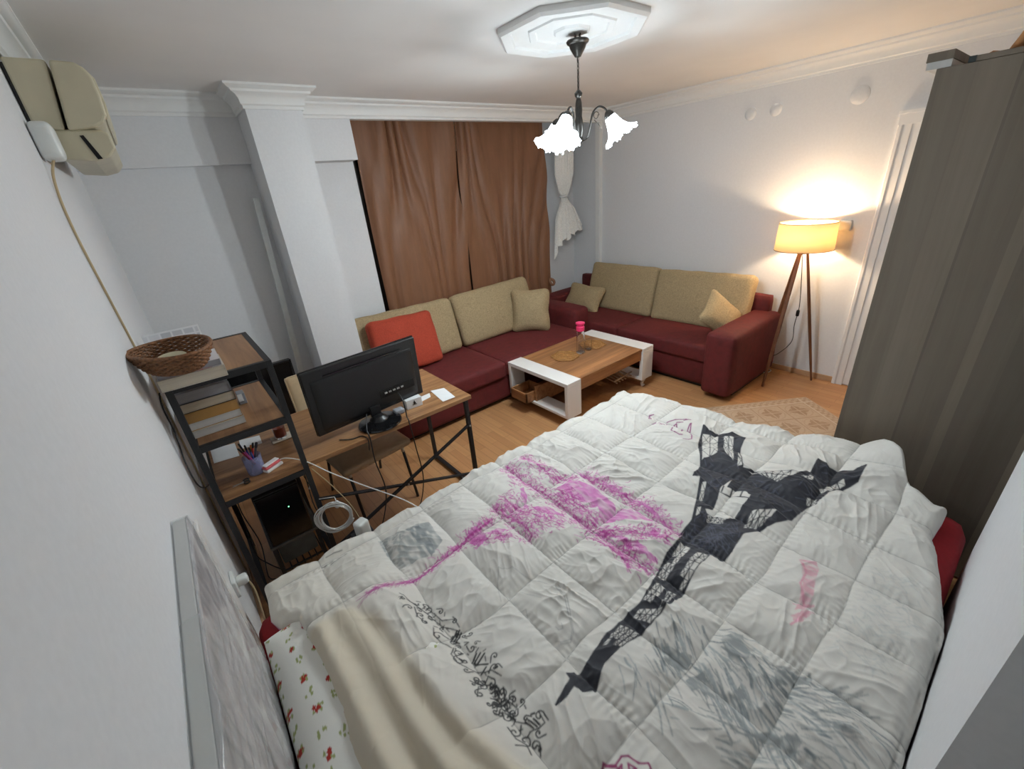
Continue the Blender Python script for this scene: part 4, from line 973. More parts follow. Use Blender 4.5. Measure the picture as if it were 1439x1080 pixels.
# black scroll ornament
extra = []
for _ in range(32):
    x, y, an = along(P['bspine'][0], rd.random()); o_ = rd.uniform(-.032, .032)
    extra.append(((x - math.sin(an) * o_, y + math.cos(an) * o_), rd.uniform(.014, .028)))
for (x, y), r_ in P['scroll'] + extra:
    a0 = rd.uniform(0, 6.28); sg = rd.choice([-1, 1])
    stroke([(x + r_ * .5 * (1 - s / 7.5) * math.cos(a0 + sg * s), y + r_ * .5 * (1 - s / 7.5) * math.sin(a0 + sg * s)) for s in np.linspace(0, 6.6, 22)], .0034 if r_ > .016 else .0028, 'ink', 1)
    stroke([(x + r_ * .5 * math.cos(a0), y + r_ * .5 * math.sin(a0)), (x + r_ * .9 * math.cos(a0 - .6 * sg), y + r_ * .9 * math.sin(a0 - .6 * sg))], .004, 'ink', 1)
for pts in P['bstroke']: stroke(subd(pts, 3), .0036, 'ink', 1)
for pts in P['bbar']: stroke(pts, .0058, 'ink', 1)
for _ in range(50):
    x, y, an = along(P['bspine'][0], rd.random())
    x += rd.uniform(-.02, .03); y += rd.uniform(-.02, .02)
    stroke([(x, y), (x + rd.uniform(-.014, .014), y + rd.uniform(-.014, .014))], .0035, 'ink', .9)
for pts in P['blackbit']: stroke(pts, .004, 'ink', .8)
for pts in P['script']: stroke(subd(pts, 2), .0062, 'purple', .95)
for pts in P['crown']: stroke(pts, .0052, 'crown', 1)

# ------------------------------------------------------------ duvet cloth
def duvet():
    res = .0028; rho = .045
    ntx, nty = int(2.45 / res), int(1.70 / res)
    def ext(n, l0, l1):
        h0 = int(l0 / .007); h1 = int(l1 / .007)
        s = np.concatenate([np.zeros(h0), np.linspace(0, 1, n), np.ones(h1)])
        L0 = np.concatenate([np.linspace(l0, .007, h0), np.zeros(n + h1)])
        L1 = np.concatenate([np.zeros(h0 + n), np.linspace(.007, l1, h1)])
        def od(L):
            an = np.minimum(L / rho, PI / 2)
            return rho * np.sin(an), rho * (1 - np.cos(an)) + np.maximum(L - rho * PI / 2, 0)
        return s, L0, L1, od(L0), od(L1)
    sx, LX0, LX1, (ox0, dx0), (ox1, dx1) = ext(ntx, .075, .30)
    sy, LY0, LY1, (oy0, dy0), (oy1, dy1) = ext(nty, .10, .33)
    SX, SY = np.meshgrid(sx, sy)
    y_lin = -.10 + (1.575 + .10) * SY
    xl = np.interp(y_lin, [-.1, .5, .76, .9, 1.1, 1.30, 1.37, 1.45, 1.575], [.02, .01, .0, .012, .012, .0, -.06, -.085, -.075])
    xr = np.interp(y_lin, [-.1, .0, .1, .2, .43, .8, 1.2, 1.45, 1.575], [2.08, 2.14, 2.27, 2.36, 2.32, 2.27, 2.235, 2.19, 2.13])
    X = xl + (xr - xl) * SX
    yn = np.interp(X, [-.1, 1.5, 1.75, 1.95, 2.15, 2.4], [-.075, -.075, -.03, .035, .015, -.03])
    Y = yn + (1.575 - yn) * SY
    # soft waviness of the outline
    Xc, Yc = X.copy(), Y.copy()                       # cloth coordinates for seams and print
    CXp = X + LX1[None, :] - LX0[None, :]; CYp = Y + LY1[:, None] - LY0[:, None]
    wx = .010 * (vnoise(Yc * 6 + 3, Xc * 3 + 3, 21) - .5) * 2
    wy = .010 * (vnoise(Xc * 6 + 3, Yc * 3 + 3, 22) - .5) * 2
    su = np.array([-.38, -.144] + [.093 + .2365 * k for k in range(0, 14)])
    sv = np.array([-.55, -.33, -.11, .115, .345, .605, .90, 1.225, 1.55, 1.85, 2.1])
    def cell(c, lines):
        i = np.clip(np.searchsorted(lines, c) - 1, 0, len(lines) - 2)
        return 2 * (c - lines[i]) / (lines[i + 1] - lines[i]) - 1, i, (lines[i + 1] - lines[i])
    a, ia, wa = cell(CXp + wx, su); b, ib, wb = cell(CYp + wy, sv)
    da = (1 - np.abs(a)) * wa / 2; db = (1 - np.abs(b)) * wb / 2      # metres to the nearest seam
    flap = 1 / (1 + np.exp(((CXp - np.interp(CYp, [.3, .72, 1.08, 1.2], [.32, .19, .165, .10])) / .012)))
    flap = flap * (1 / (1 + np.exp((CYp - 1.19 - .1 * (CXp)) / .012)))
    puff = (1 - np.exp(-da / .030)) * (1 - np.exp(-db / .030)) * (.72 + .28 * (1 - a * a) * (1 - b * b))
    hc = .034 * (.7 + .5 * vnoise(ia * 1.0 + .5, ib * 1.0 + .5, 33))
    Z = .578 + hc * puff * (1 - .8 * flap)
    # puckers along the seams and creases within the cells
    pk = .0022 * np.sin(CYp * 2 * PI / .024 + 14 * vnoise(CYp * 9, CXp * 6, 41)) * np.exp(-da / .022) * (da > 0) * (1 - np.exp(-da / .004))
    pk += .0022 * np.sin(CXp * 2 * PI / .024 + 14 * vnoise(CXp * 9, CYp * 6, 42)) * np.exp(-db / .022) * (1 - np.exp(-db / .004))
    pk *= 2.0 * vnoise(CXp * 7, CYp * 7, 43)
    def ridge(x, y, sd): return 1 - np.abs(2 * vnoise(x, y, sd) - 1)
    wxp = CXp + .05 * (vnoise(CXp * 5, CYp * 5, 51) - .5); wyp = CYp + .05 * (vnoise(CXp * 5 + 9, CYp * 5, 52) - .5)
    cr = .017 * (ridge(wxp * 8 + wyp * 4, wyp * 7 - wxp * 3, 53) ** 2.5 - .35) + 0.013 * (ridge(wxp * 17 - wyp * 9 + 60, wyp * 15 + 60 + wxp * 7, 54) ** 2 - .4) + .005 * (vnoise(wxp * 42 + 70, wyp * 42 + 70, 55) - .5)
    th = 2 * PI * vnoise(ia * 1.7 + .5, ib * 2.3 + .5, 57)
    lx_ = a * wa / 2; ly_ = b * wb / 2
    pp_ = lx_ * np.cos(th) + ly_ * np.sin(th); qq_ = -lx_ * np.sin(th) + ly_ * np.cos(th) + .03 * (vnoise(CXp * 6, CYp * 6, 63) - .5)
    cr = .62 * cr + .012 * (ridge(pp_ * 5 + ia * 3.3 + 40, qq_ * 19 + ib * 5.1 + 90, 59) ** 3 - .25) + .004 * (ridge(pp_ * 11 + ia * 3.3 + 40, qq_ * 42 + ib * 5.1 + 90, 60) ** 2 - .4)
    cr *= (.45 + 1.0 * vnoise(CXp * 3 + 7, CYp * 3 + 7, 56)) * (.25 + .75 * puff) * (1 - .55 * flap)
    Z = Z + pk * (1 - flap) * (CYp < 1.54) + cr
    # long soft folds in the smooth flap at the head end
    Z += flap * (.010 * np.sin((CXp * 1.0 + .10 * CYp) * 2 * PI / .095 + 2.2 * vnoise(CYp * 3, CXp * 2 + 3, 61)) * (.5 + vnoise(CXp * 4, CYp * 3, 62)))
    Z += flap * .012
    # lift over the pillow, bunched foot corner, gentle sag between
    sm = lambda t: np.clip(t, 0, 1) ** 2 * (3 - 2 * np.clip(t, 0, 1))
    Z += .084 * sm((.38 - X) / .20) * sm((1.40 - Y) / .16)
    Z += .120 * np.exp(-((X - 2.34) / .20) ** 2 - ((Y - .13) / .20) ** 2)
    Z += .025 * np.exp(-((X - 2.05) / .25) ** 2 - ((Y - .45) / .12) ** 2)
    Z += .014 * (vnoise(X * 2.2 + 4, Y * 2.2 + 4, 71) - .5) * 2
    drop = dx0[None, :] + dx1[None, :] + dy0[:, None] + dy1[:, None]
    drop = np.maximum(np.maximum(dx0[None, :], dx1[None, :]), np.maximum(dy0[:, None], dy1[:, None])) + .35 * np.minimum(dx1[None, :], dy1[:, None])
    Z = Z - drop
    wob = .012 * np.sin(CXp * 2 * PI / .16 + 3 * vnoise(CXp * 4, 0 * CXp + .5, 81))
    X = X - ox0[None, :] + ox1[None, :]
    Y = Y - oy0[:, None] + oy1[:, None] + wob * np.clip(dy1[:, None] * 6, 0, 1)
    # colours
    fi = (CXp - CX0) / PXS; fj = (CYp - CY0) / PXS
    i0 = np.clip(fi.astype(int), 0, NXC - 2); j0 = np.clip(fj.astype(int), 0, NYC - 2)
    tx = np.clip(fi - i0, 0, 1)[..., None]; ty = np.clip(fj - j0, 0, 1)[..., None]
    col = (cv[j0, i0] * (1 - tx) + cv[j0, i0 + 1] * tx) * (1 - ty) + (cv[j0 + 1, i0] * (1 - tx) + cv[j0 + 1, i0 + 1] * tx) * ty
    cream = np.array([.64, .57, .45])
    tint = np.clip(flap * .95 + .28 * sm((.55 - CXp) / .6), 0, 1)[..., None]  # cream flap lining, plus a fainter warm light painted in towards the head end
    lum = col.mean(-1, keepdims=True) / WHITE.mean()
    col = col * (1 - tint) + cream * np.clip(lum, 0, 1.1) * tint
    seam = np.exp(-(np.minimum(da, db) / .0016) ** 2) * (1 - flap)           # thin darker line along the quilting seams
    col = col * (1 - .45 * seam[..., None])
    # pink piping at the hem
    pip = (LX0[None, :] > .066) | (LY0[:, None] > .092)
    col = np.where(pip[..., None], np.array([.42, .08, .20]), col)
    dv = thing('duvet', (1.1, .75, .51), 'white quilted duvet with a black lattice tower and magenta sketches, spread over the bed', 'duvet')
    m = vc_mat('printed_cotton', .72, sheen=.15, bump=.12, bscale=500)
    grid_obj('quilt', np.stack([X, Y, Z], -1), col, m, dv)
duvet()

# ---------------------------------------------------------------- desk with shelf tower
dk = thing('desk', (.53, 2.38, 0), 'oak-topped desk with black metal frame and a built-in shelf tower at its left end', 'desk')
obj('desktop', MB().box(-.15, 2.06, .745, 1.22, 2.71, .77), M_desk, dk, bevel=.0015)
SX0, SX1, SY0, SY1 = -.165, .228, 2.055, 2.715
b2 = .025
for x in (SX0 + b2 / 2, SX1 - b2 / 2):
    for y in (SY0 + b2 / 2, SY1 - b2 / 2):
        obj('post', MB().box(x - b2 / 2, y - b2 / 2, 0, x + b2 / 2, y + b2 / 2, 1.328), M_black, dk, bevel=.002)
for z, nm in ((1.325, 'shelf_frame'), (1.040, 'shelf_frame'), (.745, 'shelf_frame')):
    h = .030
    zt_ = z + .003 if z > .8 else z
    obj(nm, MB().box(SX0 + b2, SY0, zt_ - h, SX1 - b2, SY0 + b2, zt_).box(SX0 + b2, SY1 - b2, zt_ - h, SX1 - b2, SY1, zt_).box(SX0, SY0 + b2, zt_ - h, SX0 + b2, SY1 - b2, zt_).box(SX1 - b2, SY0 + b2, zt_ - h, SX1, SY1 - b2, zt_), M_black, dk, bevel=.0015)
obj('shelf_board', MB().box(SX0 + b2, SY0 + b2, 1.305, SX1 - b2, SY1 - b2, 1.326), M_shelf, dk)
obj('shelf_board', MB().box(SX0 + b2, SY0 + b2, 1.020, SX1 - b2, SY1 - b2, 1.041), M_shelf, dk)
for y in (2.085, 2.685):
    obj('leg', MB().box(1.175, y - b2 / 2, 0, 1.20, y + b2 / 2, .745), M_black, dk, bevel=.002)
obj('foot_bar', MB().box(1.175, 2.098, .012, 1.20, 2.672, .037), M_black, dk, bevel=.002)
obj('top_rail', MB().box(1.175, 2.098, .718, 1.20, 2.672, .744).box(.228, 2.672, .718, 1.175, 2.697, .744), M_black, dk, bevel=.002)
for xa in (SX1 - b2, SX0): obj('foot_bar', MB().box(xa, 2.08, .06, xa + b2, 2.69, .085), M_black, dk, bevel=.002)
br1 = obj('cross_brace', MB().bar((1.178, 2.078, .560), (.232, 2.078, .185), .022, .012), M_black, dk, bevel=.002)
br2 = obj('cross_brace', MB().bar((1.178, 2.092, .175), (.232, 2.092, .520), .022, .012), M_black, dk, bevel=.002)
M_screw = new_mat('steel_screw', (.6, .6, .6), .3, .9, noise=(20, .05, 0, (1, 1, 1)))
for x, z in ((1.187, .555), (.705, .355), (.222, .52)):
    obj('screw', MB().lathe([(.001, 0), (.007, 0), (.006, .004), (.001, .006)], (x, 2.071, z), 12, rot(PI / 2)), M_screw, dk, smooth='auto')

# things on the tower shelves
def book(x0, x1, y0, y1, z0, z1, page, cover, label, group, spine='R', hole=None):
    t = thing('book', ((x0 + x1) / 2, (y0 + y1) / 2, z0), label, 'book', group)
    c_ = .0018
    sx_ = x1 - .002
    obj('pages', MB().box(x0 + .003, y0 + .003, z0 + c_, sx_ - .002, y1 - .003, z1 - c_), page, t, bevel=.001)
    mb = MB().box(x0, y0, z0, sx_, y1, z0 + c_).box(x0, y0, z1 - c_, sx_, y1, z1).box(sx_ - .002, y0, z0, sx_, y1, z1)
    obj('cover', mb, cover, t, bevel=.0006)
    return t
M_pageg = new_mat('grey_pages', (.36, .36, .38), .8, noise=(1.5, .12, .3, (1, 1, 160)))
M_pagec = new_mat('cream_pages', (.62, .55, .44), .8, noise=(1.5, .12, .3, (1, 1, 160)))
M_pagew = new_mat('white_pages', (.62, .60, .58), .8, noise=(1.5, .08, .3, (1, 1, 160)))
M_covb = new_mat('black_cover', (.02, .02, .024), .45, noise=(30, .1, 0, (1, 1, 1)))
M_covc = new_mat('cream_cover', (.66, .60, .52), .5, noise=(30, .03, 0, (1, 1, 1)))
M_covo = new_mat('ochre_cover', (.42, .22, .06), .5, noise=(6, .1, 0, (1, 1, 1)))
M_covg = new_mat('grey_cover', (.30, .31, .34), .5, noise=(20, .05, 0, (1, 1, 1)))
def cover_blot():
    m = new_mat('white_cover_red_blot', (.70, .67, .70), .4)
    nt = m.node_tree; b = nt.nodes['Principled BSDF']
    tc = nt.nodes.new('ShaderNodeTexCoord'); mp = nt.nodes.new('ShaderNodeMapping'); mp.inputs['Location'].default_value = (-.045, .03, 0); mp.inputs['Scale'].default_value = (1, 1, 1)
    nt.links.new(tc.outputs['Object'], mp.inputs['Vector'])
    gr = nt.nodes.new('ShaderNodeTexGradient'); gr.gradient_type = 'SPHERICAL'
    mp.inputs['Scale'].default_value = (20, 12, 20); mp.inputs['Location'].default_value = (-.9, .55, 0)
    nt.links.new(mp.outputs[0], gr.inputs[0])
    n = nt.nodes.new('ShaderNodeTexNoise'); n.inputs['Scale'].default_value = 60; nt.links.new(tc.outputs['Object'], n.inputs['Vector'])
    mul = nt.nodes.new('ShaderNodeMath'); mul.operation = 'MULTIPLY'; nt.links.new(gr.outputs['Fac'], mul.inputs[0]); nt.links.new(n.outputs['Fac'], mul.inputs[1])
    r = nt.nodes.new('ShaderNodeValToRGB'); r.color_ramp.elements[0].position = .12; r.color_ramp.elements[1].position = .3
    r.color_ramp.elements[0].color = (.70, .67, .70, 1); r.color_ramp.elements[1].color = (.65, .10, .04, 1)
    nt.links.new(mul.outputs[0], r.inputs[0]); nt.links.new(r.outputs[0], b.inputs['Base Color'])
    return m
book(-.170, .058, 2.005, 2.20, 1.329, 1.376, M_pagec, M_covc, 'thick cream paperback, lower of the two lying on the top shelf under the basket', 'books on the top shelf')
book(-.165, .052, 2.010, 2.19, 1.377, 1.405, M_pageg, cover_blot(), 'pale book with an orange-red blot on its cover, directly under the wicker basket', 'books on the top shelf')
book(-.158, .058, 2.160, 2.34, 1.0435, 1.078, M_pagew, M_covc, 'pale paperback at the bottom of the stack on the middle shelf', 'books on the middle shelf')
book(-.156, .056, 2.165, 2.345, 1.079, 1.117, M_pagew, M_covo, 'white-paged book with ochre cover, second from the bottom on the middle shelf', 'books on the middle shelf')
book(-.158, .060, 2.295, 2.46, 1.118, 1.165, M_pagec, M_covb, 'black covered book with creamy pages in the middle shelf stack', 'books on the middle shelf')
book(-.160, .054, 2.300, 2.46, 1.166, 1.214, M_pageg, M_covg, 'grey book on top of the stack on the middle shelf', 'books on the middle shelf')
t = thing('note_box', (.10, 2.40, 1.0425), 'small white and grey carton beside the middle shelf book stack', 'box')
obj('carton', MB().box(.066, 2.40, 1.0425, .10, 2.46, 1.10), M_covg, t, bevel=.002)
obj('carton_label', MB().box(.066, 2.397, 1.060, .088, 2.3995, 1.099), M_paper, t)
# wicker basket
def basket():
    bc = Vector((-.088, 2.02, 1.406)); n = 96; rows = 11
    t = thing('wicker_basket', bc, 'small oval brown wicker basket on the two books on the top shelf', 'basket')
    m = new_mat('brown_wicker', (.20, .085, .032), .6, noise=(90, .5, .3, (1, 1, 1)))
    M2 = rot(0, 0, R(22))
    for i in range(1):
        mb = MB()
        for r_ in range(rows):
            f = r_ / (rows - 1)
            ax_ = .078 + .044 * f ** .7; ay_ = .120 + .052 * f ** .7; z_ = .006 + .074 * f
            pts = []
            for k in range(n + 1):
                a = 2 * PI * k / n
                w = .0045 * math.cos(k * PI / 2 + (r_ % 2) * PI) if True else 0
                zz_ = z_ + .004 * f * math.cos(a * 2)
                p = Vector(((ax_ + w) * math.cos(a), (ay_ + w) * math.sin(a), zz_))
                pts.append(bc + M2 @ p)
            mb.tube(pts, .0046, 6, cap=False)
        obj('basket_wall', mb, m, t, smooth=True)
        mb = MB()
        for k in range(32):
            a = 2 * PI * k / 32
            mb.tube([bc + M2 @ Vector(((.078 + .044 * f ** .7) * math.cos(a), (.120 + .052 * f ** .7) * math.sin(a), .004 + .078 * f)) for f in np.linspace(0, 1, 7)], .0032, 5)
        obj('basket_stakes', mb, m, t, smooth=True)
        pts = [bc + M2 @ Vector((.123 * math.cos(a), .173 * math.sin(a), .083 + .004 * math.cos(2 * a))) for a in np.linspace(0, 2 * PI, 97)]
        obj('basket_rim', MB().tube(pts, .0065, 8, cap=False), m, t, smooth=True)
        obj('basket_base', MB().prism([(bc.x + (M2 @ Vector((.08 * math.cos(a), .122 * math.sin(a), 0))).x, bc.y + (M2 @ Vector((.08 * math.cos(a), .122 * math.sin(a), 0))).y) for a in np.linspace(0, 2 * PI, 40)[:-1]], 'Z', bc.z, bc.z + .006), m, t)
    o = obj('round_lid', MB().lathe([(.001, 0), (.046, 0), (.050, .004), (.050, .016), (.046, .020), (.02, .022), (.001, .022)], (0, 0, 0), 32), new_mat('pale_lid', (.62, .58, .40), .5, noise=(20, .04, 0, (1, 1, 1))), smooth='auto')
    o.location = (-.095, 2.05, 1.430); o.rotation_euler = (R(6), 0, 0)
    tag(o, 'pale round lid lying inside the wicker basket', 'lid')
basket()
# printed sheets standing behind the basket
t = thing('calendar_pad', (-.08, 2.5, 1.329), 'white printed pad leaning upright behind the wicker basket', 'pad')
Mt = rot(R(-12))
def printed():
    m = new_mat('printed_sheet', (.72, .73, .76), .7); nt = m.node_tree; b = nt.nodes['Principled BSDF']
    tc = nt.nodes.new('ShaderNodeTexCoord'); br = nt.nodes.new('ShaderNodeTexBrick')
    mp = nt.nodes.new('ShaderNodeMapping'); mp.inputs['Rotation'].default_value = (PI / 2, 0, 0)
    nt.links.new(tc.outputs['Object'], mp.inputs[0]); nt.links.new(mp.outputs[0], br.inputs['Vector'])
    br.inputs['Scale'].default_value = 1; br.inputs['Brick Width'].default_value = .045; br.inputs['Row Height'].default_value = .03; br.offset = 0
    br.inputs['Mortar Size'].default_value = .004
    br.inputs['Color1'].default_value = (.74, .75, .78, 1); br.inputs['Color2'].default_value = (.50, .52, .56, 1); br.inputs['Mortar'].default_value = (.78, .79, .82, 1)
    nt.links.new(br.outputs['Color'], b.inputs['Base Color']); return m
obj('printed_page', MB().obox((-.082, 2.535, 1.392), (.215, .003, .12), Mt), printed(), t)
obj('page_block', MB().obox((-.080, 2.544, 1.391), (.222, .012, .122), Mt), M_paper, t, bevel=.001)
# desk-level things inside the tower
def sheet(name, poly, z, label, cat='paper', m=None, group='papers on the desk'):
    o = obj(name, MB().prism(poly, 'Z', z, z + .0012), m or M_paper, origin=(poly[0][0], poly[0][1], z))
    return tag(o, label, cat, group)
sheet('paper_sheet', [(-.138, 2.613), (-.023, 2.584), (-.024, 2.41), (-.138, 2.433)], .7705, 'white paper sheet on the desk at the left inside the shelf tower')
sheet('paper_sheet', [(.00, 2.60), (.10, 2.57), (.095, 2.46), (-.005, 2.48)], .7705, 'small white paper behind the pen cup')
sheet('paper_sheet', [(1.073, 2.315), (1.157, 2.284), (1.136, 2.112), (1.049, 2.116)], .7705, 'white folded leaflet on the desk nearest its right end')
sheet('paper_sheet', [(.952, 2.285), (1.052, 2.290), (1.029, 2.235), (.95, 2.22)], .7705, 'small white slip on the desk between the carton and the leaflet')
# pen cup
t = thing('pen_cup', (.02, 2.17, .77), 'clear cup full of pens and pencils on the desk inside the shelf tower', 'pen holder')
Mcup = new_mat('tinted_clear_plastic', (.35, .38, .62), .15, alpha=.45, noise=(10, .05, 0, (1, 1, 1)))
mb = MB(); mb.open_ = True
mb.lathe([(.001, .771), (.036, .771), (.038, .775), (.041, .865), (.039, .865), (.036, .777), (.001, .775)], (.02, 2.17, 0), 28)
obj('cup', mb, Mcup, t, smooth='auto')
pens = [((.5, .02, .02), .15), ((.02, .02, .03), .16), ((.03, .05, .25), .145), ((.6, .20, .03), .13), ((.35, .02, .05), .15), ((.03, .03, .05), .155), ((.06, .06, .35), .14), ((.45, .05, .25), .135), ((.02, .02, .02), .14), ((.5, .5, .5), .12)]
for k, (c_, L) in enumerate(pens):
    a = k * 2.4; r0 = .018; tp = Vector((.02 + (.028 + .01 * (k % 3)) * math.cos(a), 2.17 + (.028 + .008 * (k % 2)) * math.sin(a), .778 + L)); bt_ = Vector((.02 + r0 * math.cos(a + 2.6), 2.17 + r0 * math.sin(a + 2.6), .778))
    d = (tp - bt_)
    m = new_mat('pen_%s' % 'abcdefghij'[k], c_, .35, noise=(10, .05, 0, (1, 1, 1)))
    o = thing('pen', bt_, 'one of the pens and pencils standing in the clear cup', 'pen', 'pens in the cup')
    obj('barrel', MB().tube([bt_, bt_ + d * .82], .0042, 8), m, o, smooth=True)
    obj('pen_cap', MB().tube([bt_ + d * .82, bt_ + d * .97, bt_ + d], [.0048, .0044, .0015], 8), m if k % 2 else M_blackp, o, smooth=True)
t = thing('scissors', (-.06, 2.14, .77), 'dark handled scissors lying in front of the pen cup', 'scissors')
for s_ in (-1, 1):
    c0 = (-.035, 2.115 + .013 * s_)
    obj('handle', MB().tube([(c0[0] + .012 * math.cos(a), c0[1] + .010 * math.sin(a), .776) for a in np.linspace(0, 2 * PI, 17)], .003, 6), M_blackp, t, smooth=True)
obj('blade', MB().prism([(-.047, 2.11), (-.047, 2.118), (-.095, 2.125)], 'Z', .772, .775).prism([(-.047, 2.112), (-.047, 2.12), (-.095, 2.105)], 'Z', .7755, .778), M_alu, t)
# roll of red and white tape / floss box
t = thing('tape_dispenser', (.085, 2.15, .77), 'small pink and white striped dispenser lying beside the pen cup', 'dispenser')
Mz = rot(0, 0, R(28))
obj('striped_shell', MB().obox((.085, 2.15, .792), (.085, .035, .014), Mz), new_mat('coral_plastic', (.70, .12, .13), .4, noise=(20, .05, 0, (1, 1, 1))), t, bevel=.005)
obj('white_shell', MB().obox((.088, 2.146, .7775), (.088, .040, .013), Mz).obox((.085, 2.152, .8025), (.078, .030, .006), Mz), M_white, t, bevel=.004)
wc = smooth_pts([(.118, 2.165, .79), (.15, 2.14, .80), (.20, 2.10, .785), (.235, 2.045, .775), (.30, 1.97, .72), (.40, 1.85, .655), (.50, 1.68, .62), (.54, 1.615, .595), (.57, 1.58, .56)])
tag(obj('white_charging_cable', MB().tube(wc, .0028, 6), M_wirew, smooth=True, origin=(.118, 2.165, .79)), 'thin white cable running from the striped dispenser over the desk edge to the bed', 'cable')
tag(obj('beige_charging_cable', MB().tube(smooth_pts([(.235, 2.045, .74), (.30, 2.02, .60), (.36, 2.0, .42), (.38, 1.9, .22), (.36, 1.8, .05)]), .0022, 6), M_wireb, smooth=True, origin=(.36, 1.8, .05)), 'thin beige cable hanging from the desk edge beside the coiled cable', 'cable')
# tea glass on coaster
tc_ = (.190, 2.435)
tag(obj('coaster', MB().rbox((tc_[0], tc_[1], .7735), (.105, .085, .006), .003, n=6), new_mat('pale_coaster', (.55, .47, .38), .6, noise=(30, .1, 0, (1, 1, 1))), origin=(tc_[0], tc_[1], .7705)), 'pale coaster under the tea glass on the desk', 'coaster')
tg = thing('tea_glass', (tc_[0], tc_[1], .777), 'glass of dark red tea on a coaster, seen through the shelf tower', 'glass')
obj('glass_body', MB().lathe([(.001, .777), (.028, .777), (.031, .782), (.034, .86), (.0325, .86), (.030, .787), (.001, .786)], (*tc_, 0), 28), M_glass, tg, smooth='auto')
obj('tea', MB().lathe([(.001, .787), (.0293, .7875), (.0312, .842), (.001, .8425)], (*tc_, 0), 28), new_mat('red_tea', (.20, .02, .008), .1, noise=(5, .05, 0, (1, 1, 1))), tg, smooth='auto')
# monitor seen from behind
mo = thing('monitor', (.66, 2.2, .77), 'black flat computer monitor seen from behind, standing on the desk', 'monitor')
c0 = Vector((.655, 2.215, 1.005)); Mm = rot(R(4), R(-1.0), R(3))
obj('back_shell', MB().obox(c0 + Mm @ Vector((0, -.012, 0)), (.648, .022, .372), Mm), M_blackp, mo, bevel=.008, seg=3)
obj('screen', MB().obox(c0 + Mm @ Vector((0, .004, 0)), (.652, .012, .376), Mm), M_gloss, mo, bevel=.003)
obj('rear_bulge', MB().rbox(c0 + Mm @ Vector((0.0, -.020, -.02)), (.58, .016, .30), .008, M=Mm, n=8), M_blackp, mo, smooth=True)
obj('top_groove', MB().obox(c0 + Mm @ Vector((0.0, -.0285, .142)), (.44, .003, .006), Mm), M_gloss, mo)
obj('port_panel', MB().obox(c0 + Mm @ Vector((.16, -.0285, -.085)), (.22, .003, .045), Mm), M_gloss, mo)
for k in range(5):
    obj('connector', MB().obox(c0 + Mm @ Vector((.085 + k * .026, -.031, -.082)), (.016, .006, .009), Mm), M_alu if k in (0, 4) else M_screw, mo)
obj('stand_neck', MB().obox(c0 + Mm @ Vector((0, -.03, -.185)), (.06, .022, .11), Mm).lathe([(.001, .792), (.055, .790), (.05, .80), (.03, .815), (.001, .82)], (.662, 2.175, 0), 24), M_blackp, mo, bevel=.003)
obj('stand_base', MB().lathe([(.001, .771), (.118, .771), (.122, .776), (.118, .783), (.06, .793), (.001, .797)], (.662, 2.165, 0), 40, Matrix.Diagonal((1, .82, 1))).v and MB().add([( .662 + (x - .662), 2.165 + (y - 2.165), z) for x, y, z in MB().lathe([(.001, .771), (.118, .771), (.122, .776), (.118, .783), (.06, .793), (.001, .797)], (.662, 2.165, 0), 40).v], MB().lathe([(.001, .771), (.118, .771), (.122, .776), (.118, .783), (.06, .793), (.001, .797)], (.662, 2.165, 0), 40).f), M_gloss, mo, smooth='auto')
for k, pts in enumerate(([c0 + Mm @ Vector((.145, -.055, -.10)), (.80, 2.11, .87), (.79, 2.08, .79), (.785, 2.05, .765), (.79, 2.045, .60), (.80, 2.06, .35), (.74, 2.10, .12), (.66, 2.2, .01)],
                         [c0 + Mm @ Vector((-.06, -.05, -.15)), (.56, 2.10, .80), (.555, 2.07, .776), (.55, 2.045, .76), (.545, 2.045, .62), (.56, 2.05, .40), (.50, 2.10, .15), (.45, 2.2, .01)])):
    obj('cable', MB().tube(smooth_pts([tuple(p) for p in pts]), .0035, 6), M_blackp, mo, smooth=True)
tag(obj('desk_cable', MB().tube(smooth_pts([(.42, 2.15, .775), (.47, 2.11, .774), (.52, 2.10, .774), (.535, 2.07, .774), (.54, 2.052, .76), (.53, 2.05, .70)]), .003, 6), M_blackp, smooth=True, origin=(.47, 2.11, .774)), 'short black cable on the desktop in front of the monitor', 'cable')
t = thing('business_card_carton', (.895, 2.19, .77), 'small white carton with a black emblem standing on the desk right of the monitor', 'box')
Mz = rot(0, 0, R(-4))
obj('carton', MB().obox((.895, 2.215, .800), (.10, .07, .058), Mz), M_paper, t, bevel=.002)
obj('emblem', MB().lathe([(.0001, 0), (.008, 0), (.008, .0015), (.0001, .0015)], (.893, 2.179, .803), 20, rot(PI / 2, 0, 0)).obox((.893, 2.179, .793), (.026, .002, .004), Mz).obox((.893, 2.179, .8135), (.006, .002, .008), Mz), M_blackp, t)
tag(obj('grey_adapter', MB().rbox((.79, 2.19, .786), (.06, .05, .03), .008, n=6), M_covg, smooth=True, origin=(.79, 2.19, .771)), 'small dark grey adapter between the monitor stand and the white carton', 'adapter')
# black panel behind the chair
t = thing('black_panel', (.28, 3.40, 0), 'tall black rectangular panel standing on the floor behind the cream chair', 'panel')
obj('panel_body', MB().obox((.27, 3.42, .452), (.46, .05, .90), rot(R(0))), M_gloss, t, bevel=.006)
obj('panel_frame', MB().box(.04, 3.388, .0, .055, 3.40, .905).box(.485, 3.388, 0, .50, 3.40, .905).box(.04, 3.388, .89, .50, 3.40, .905), M_blackp, t, bevel=.002)
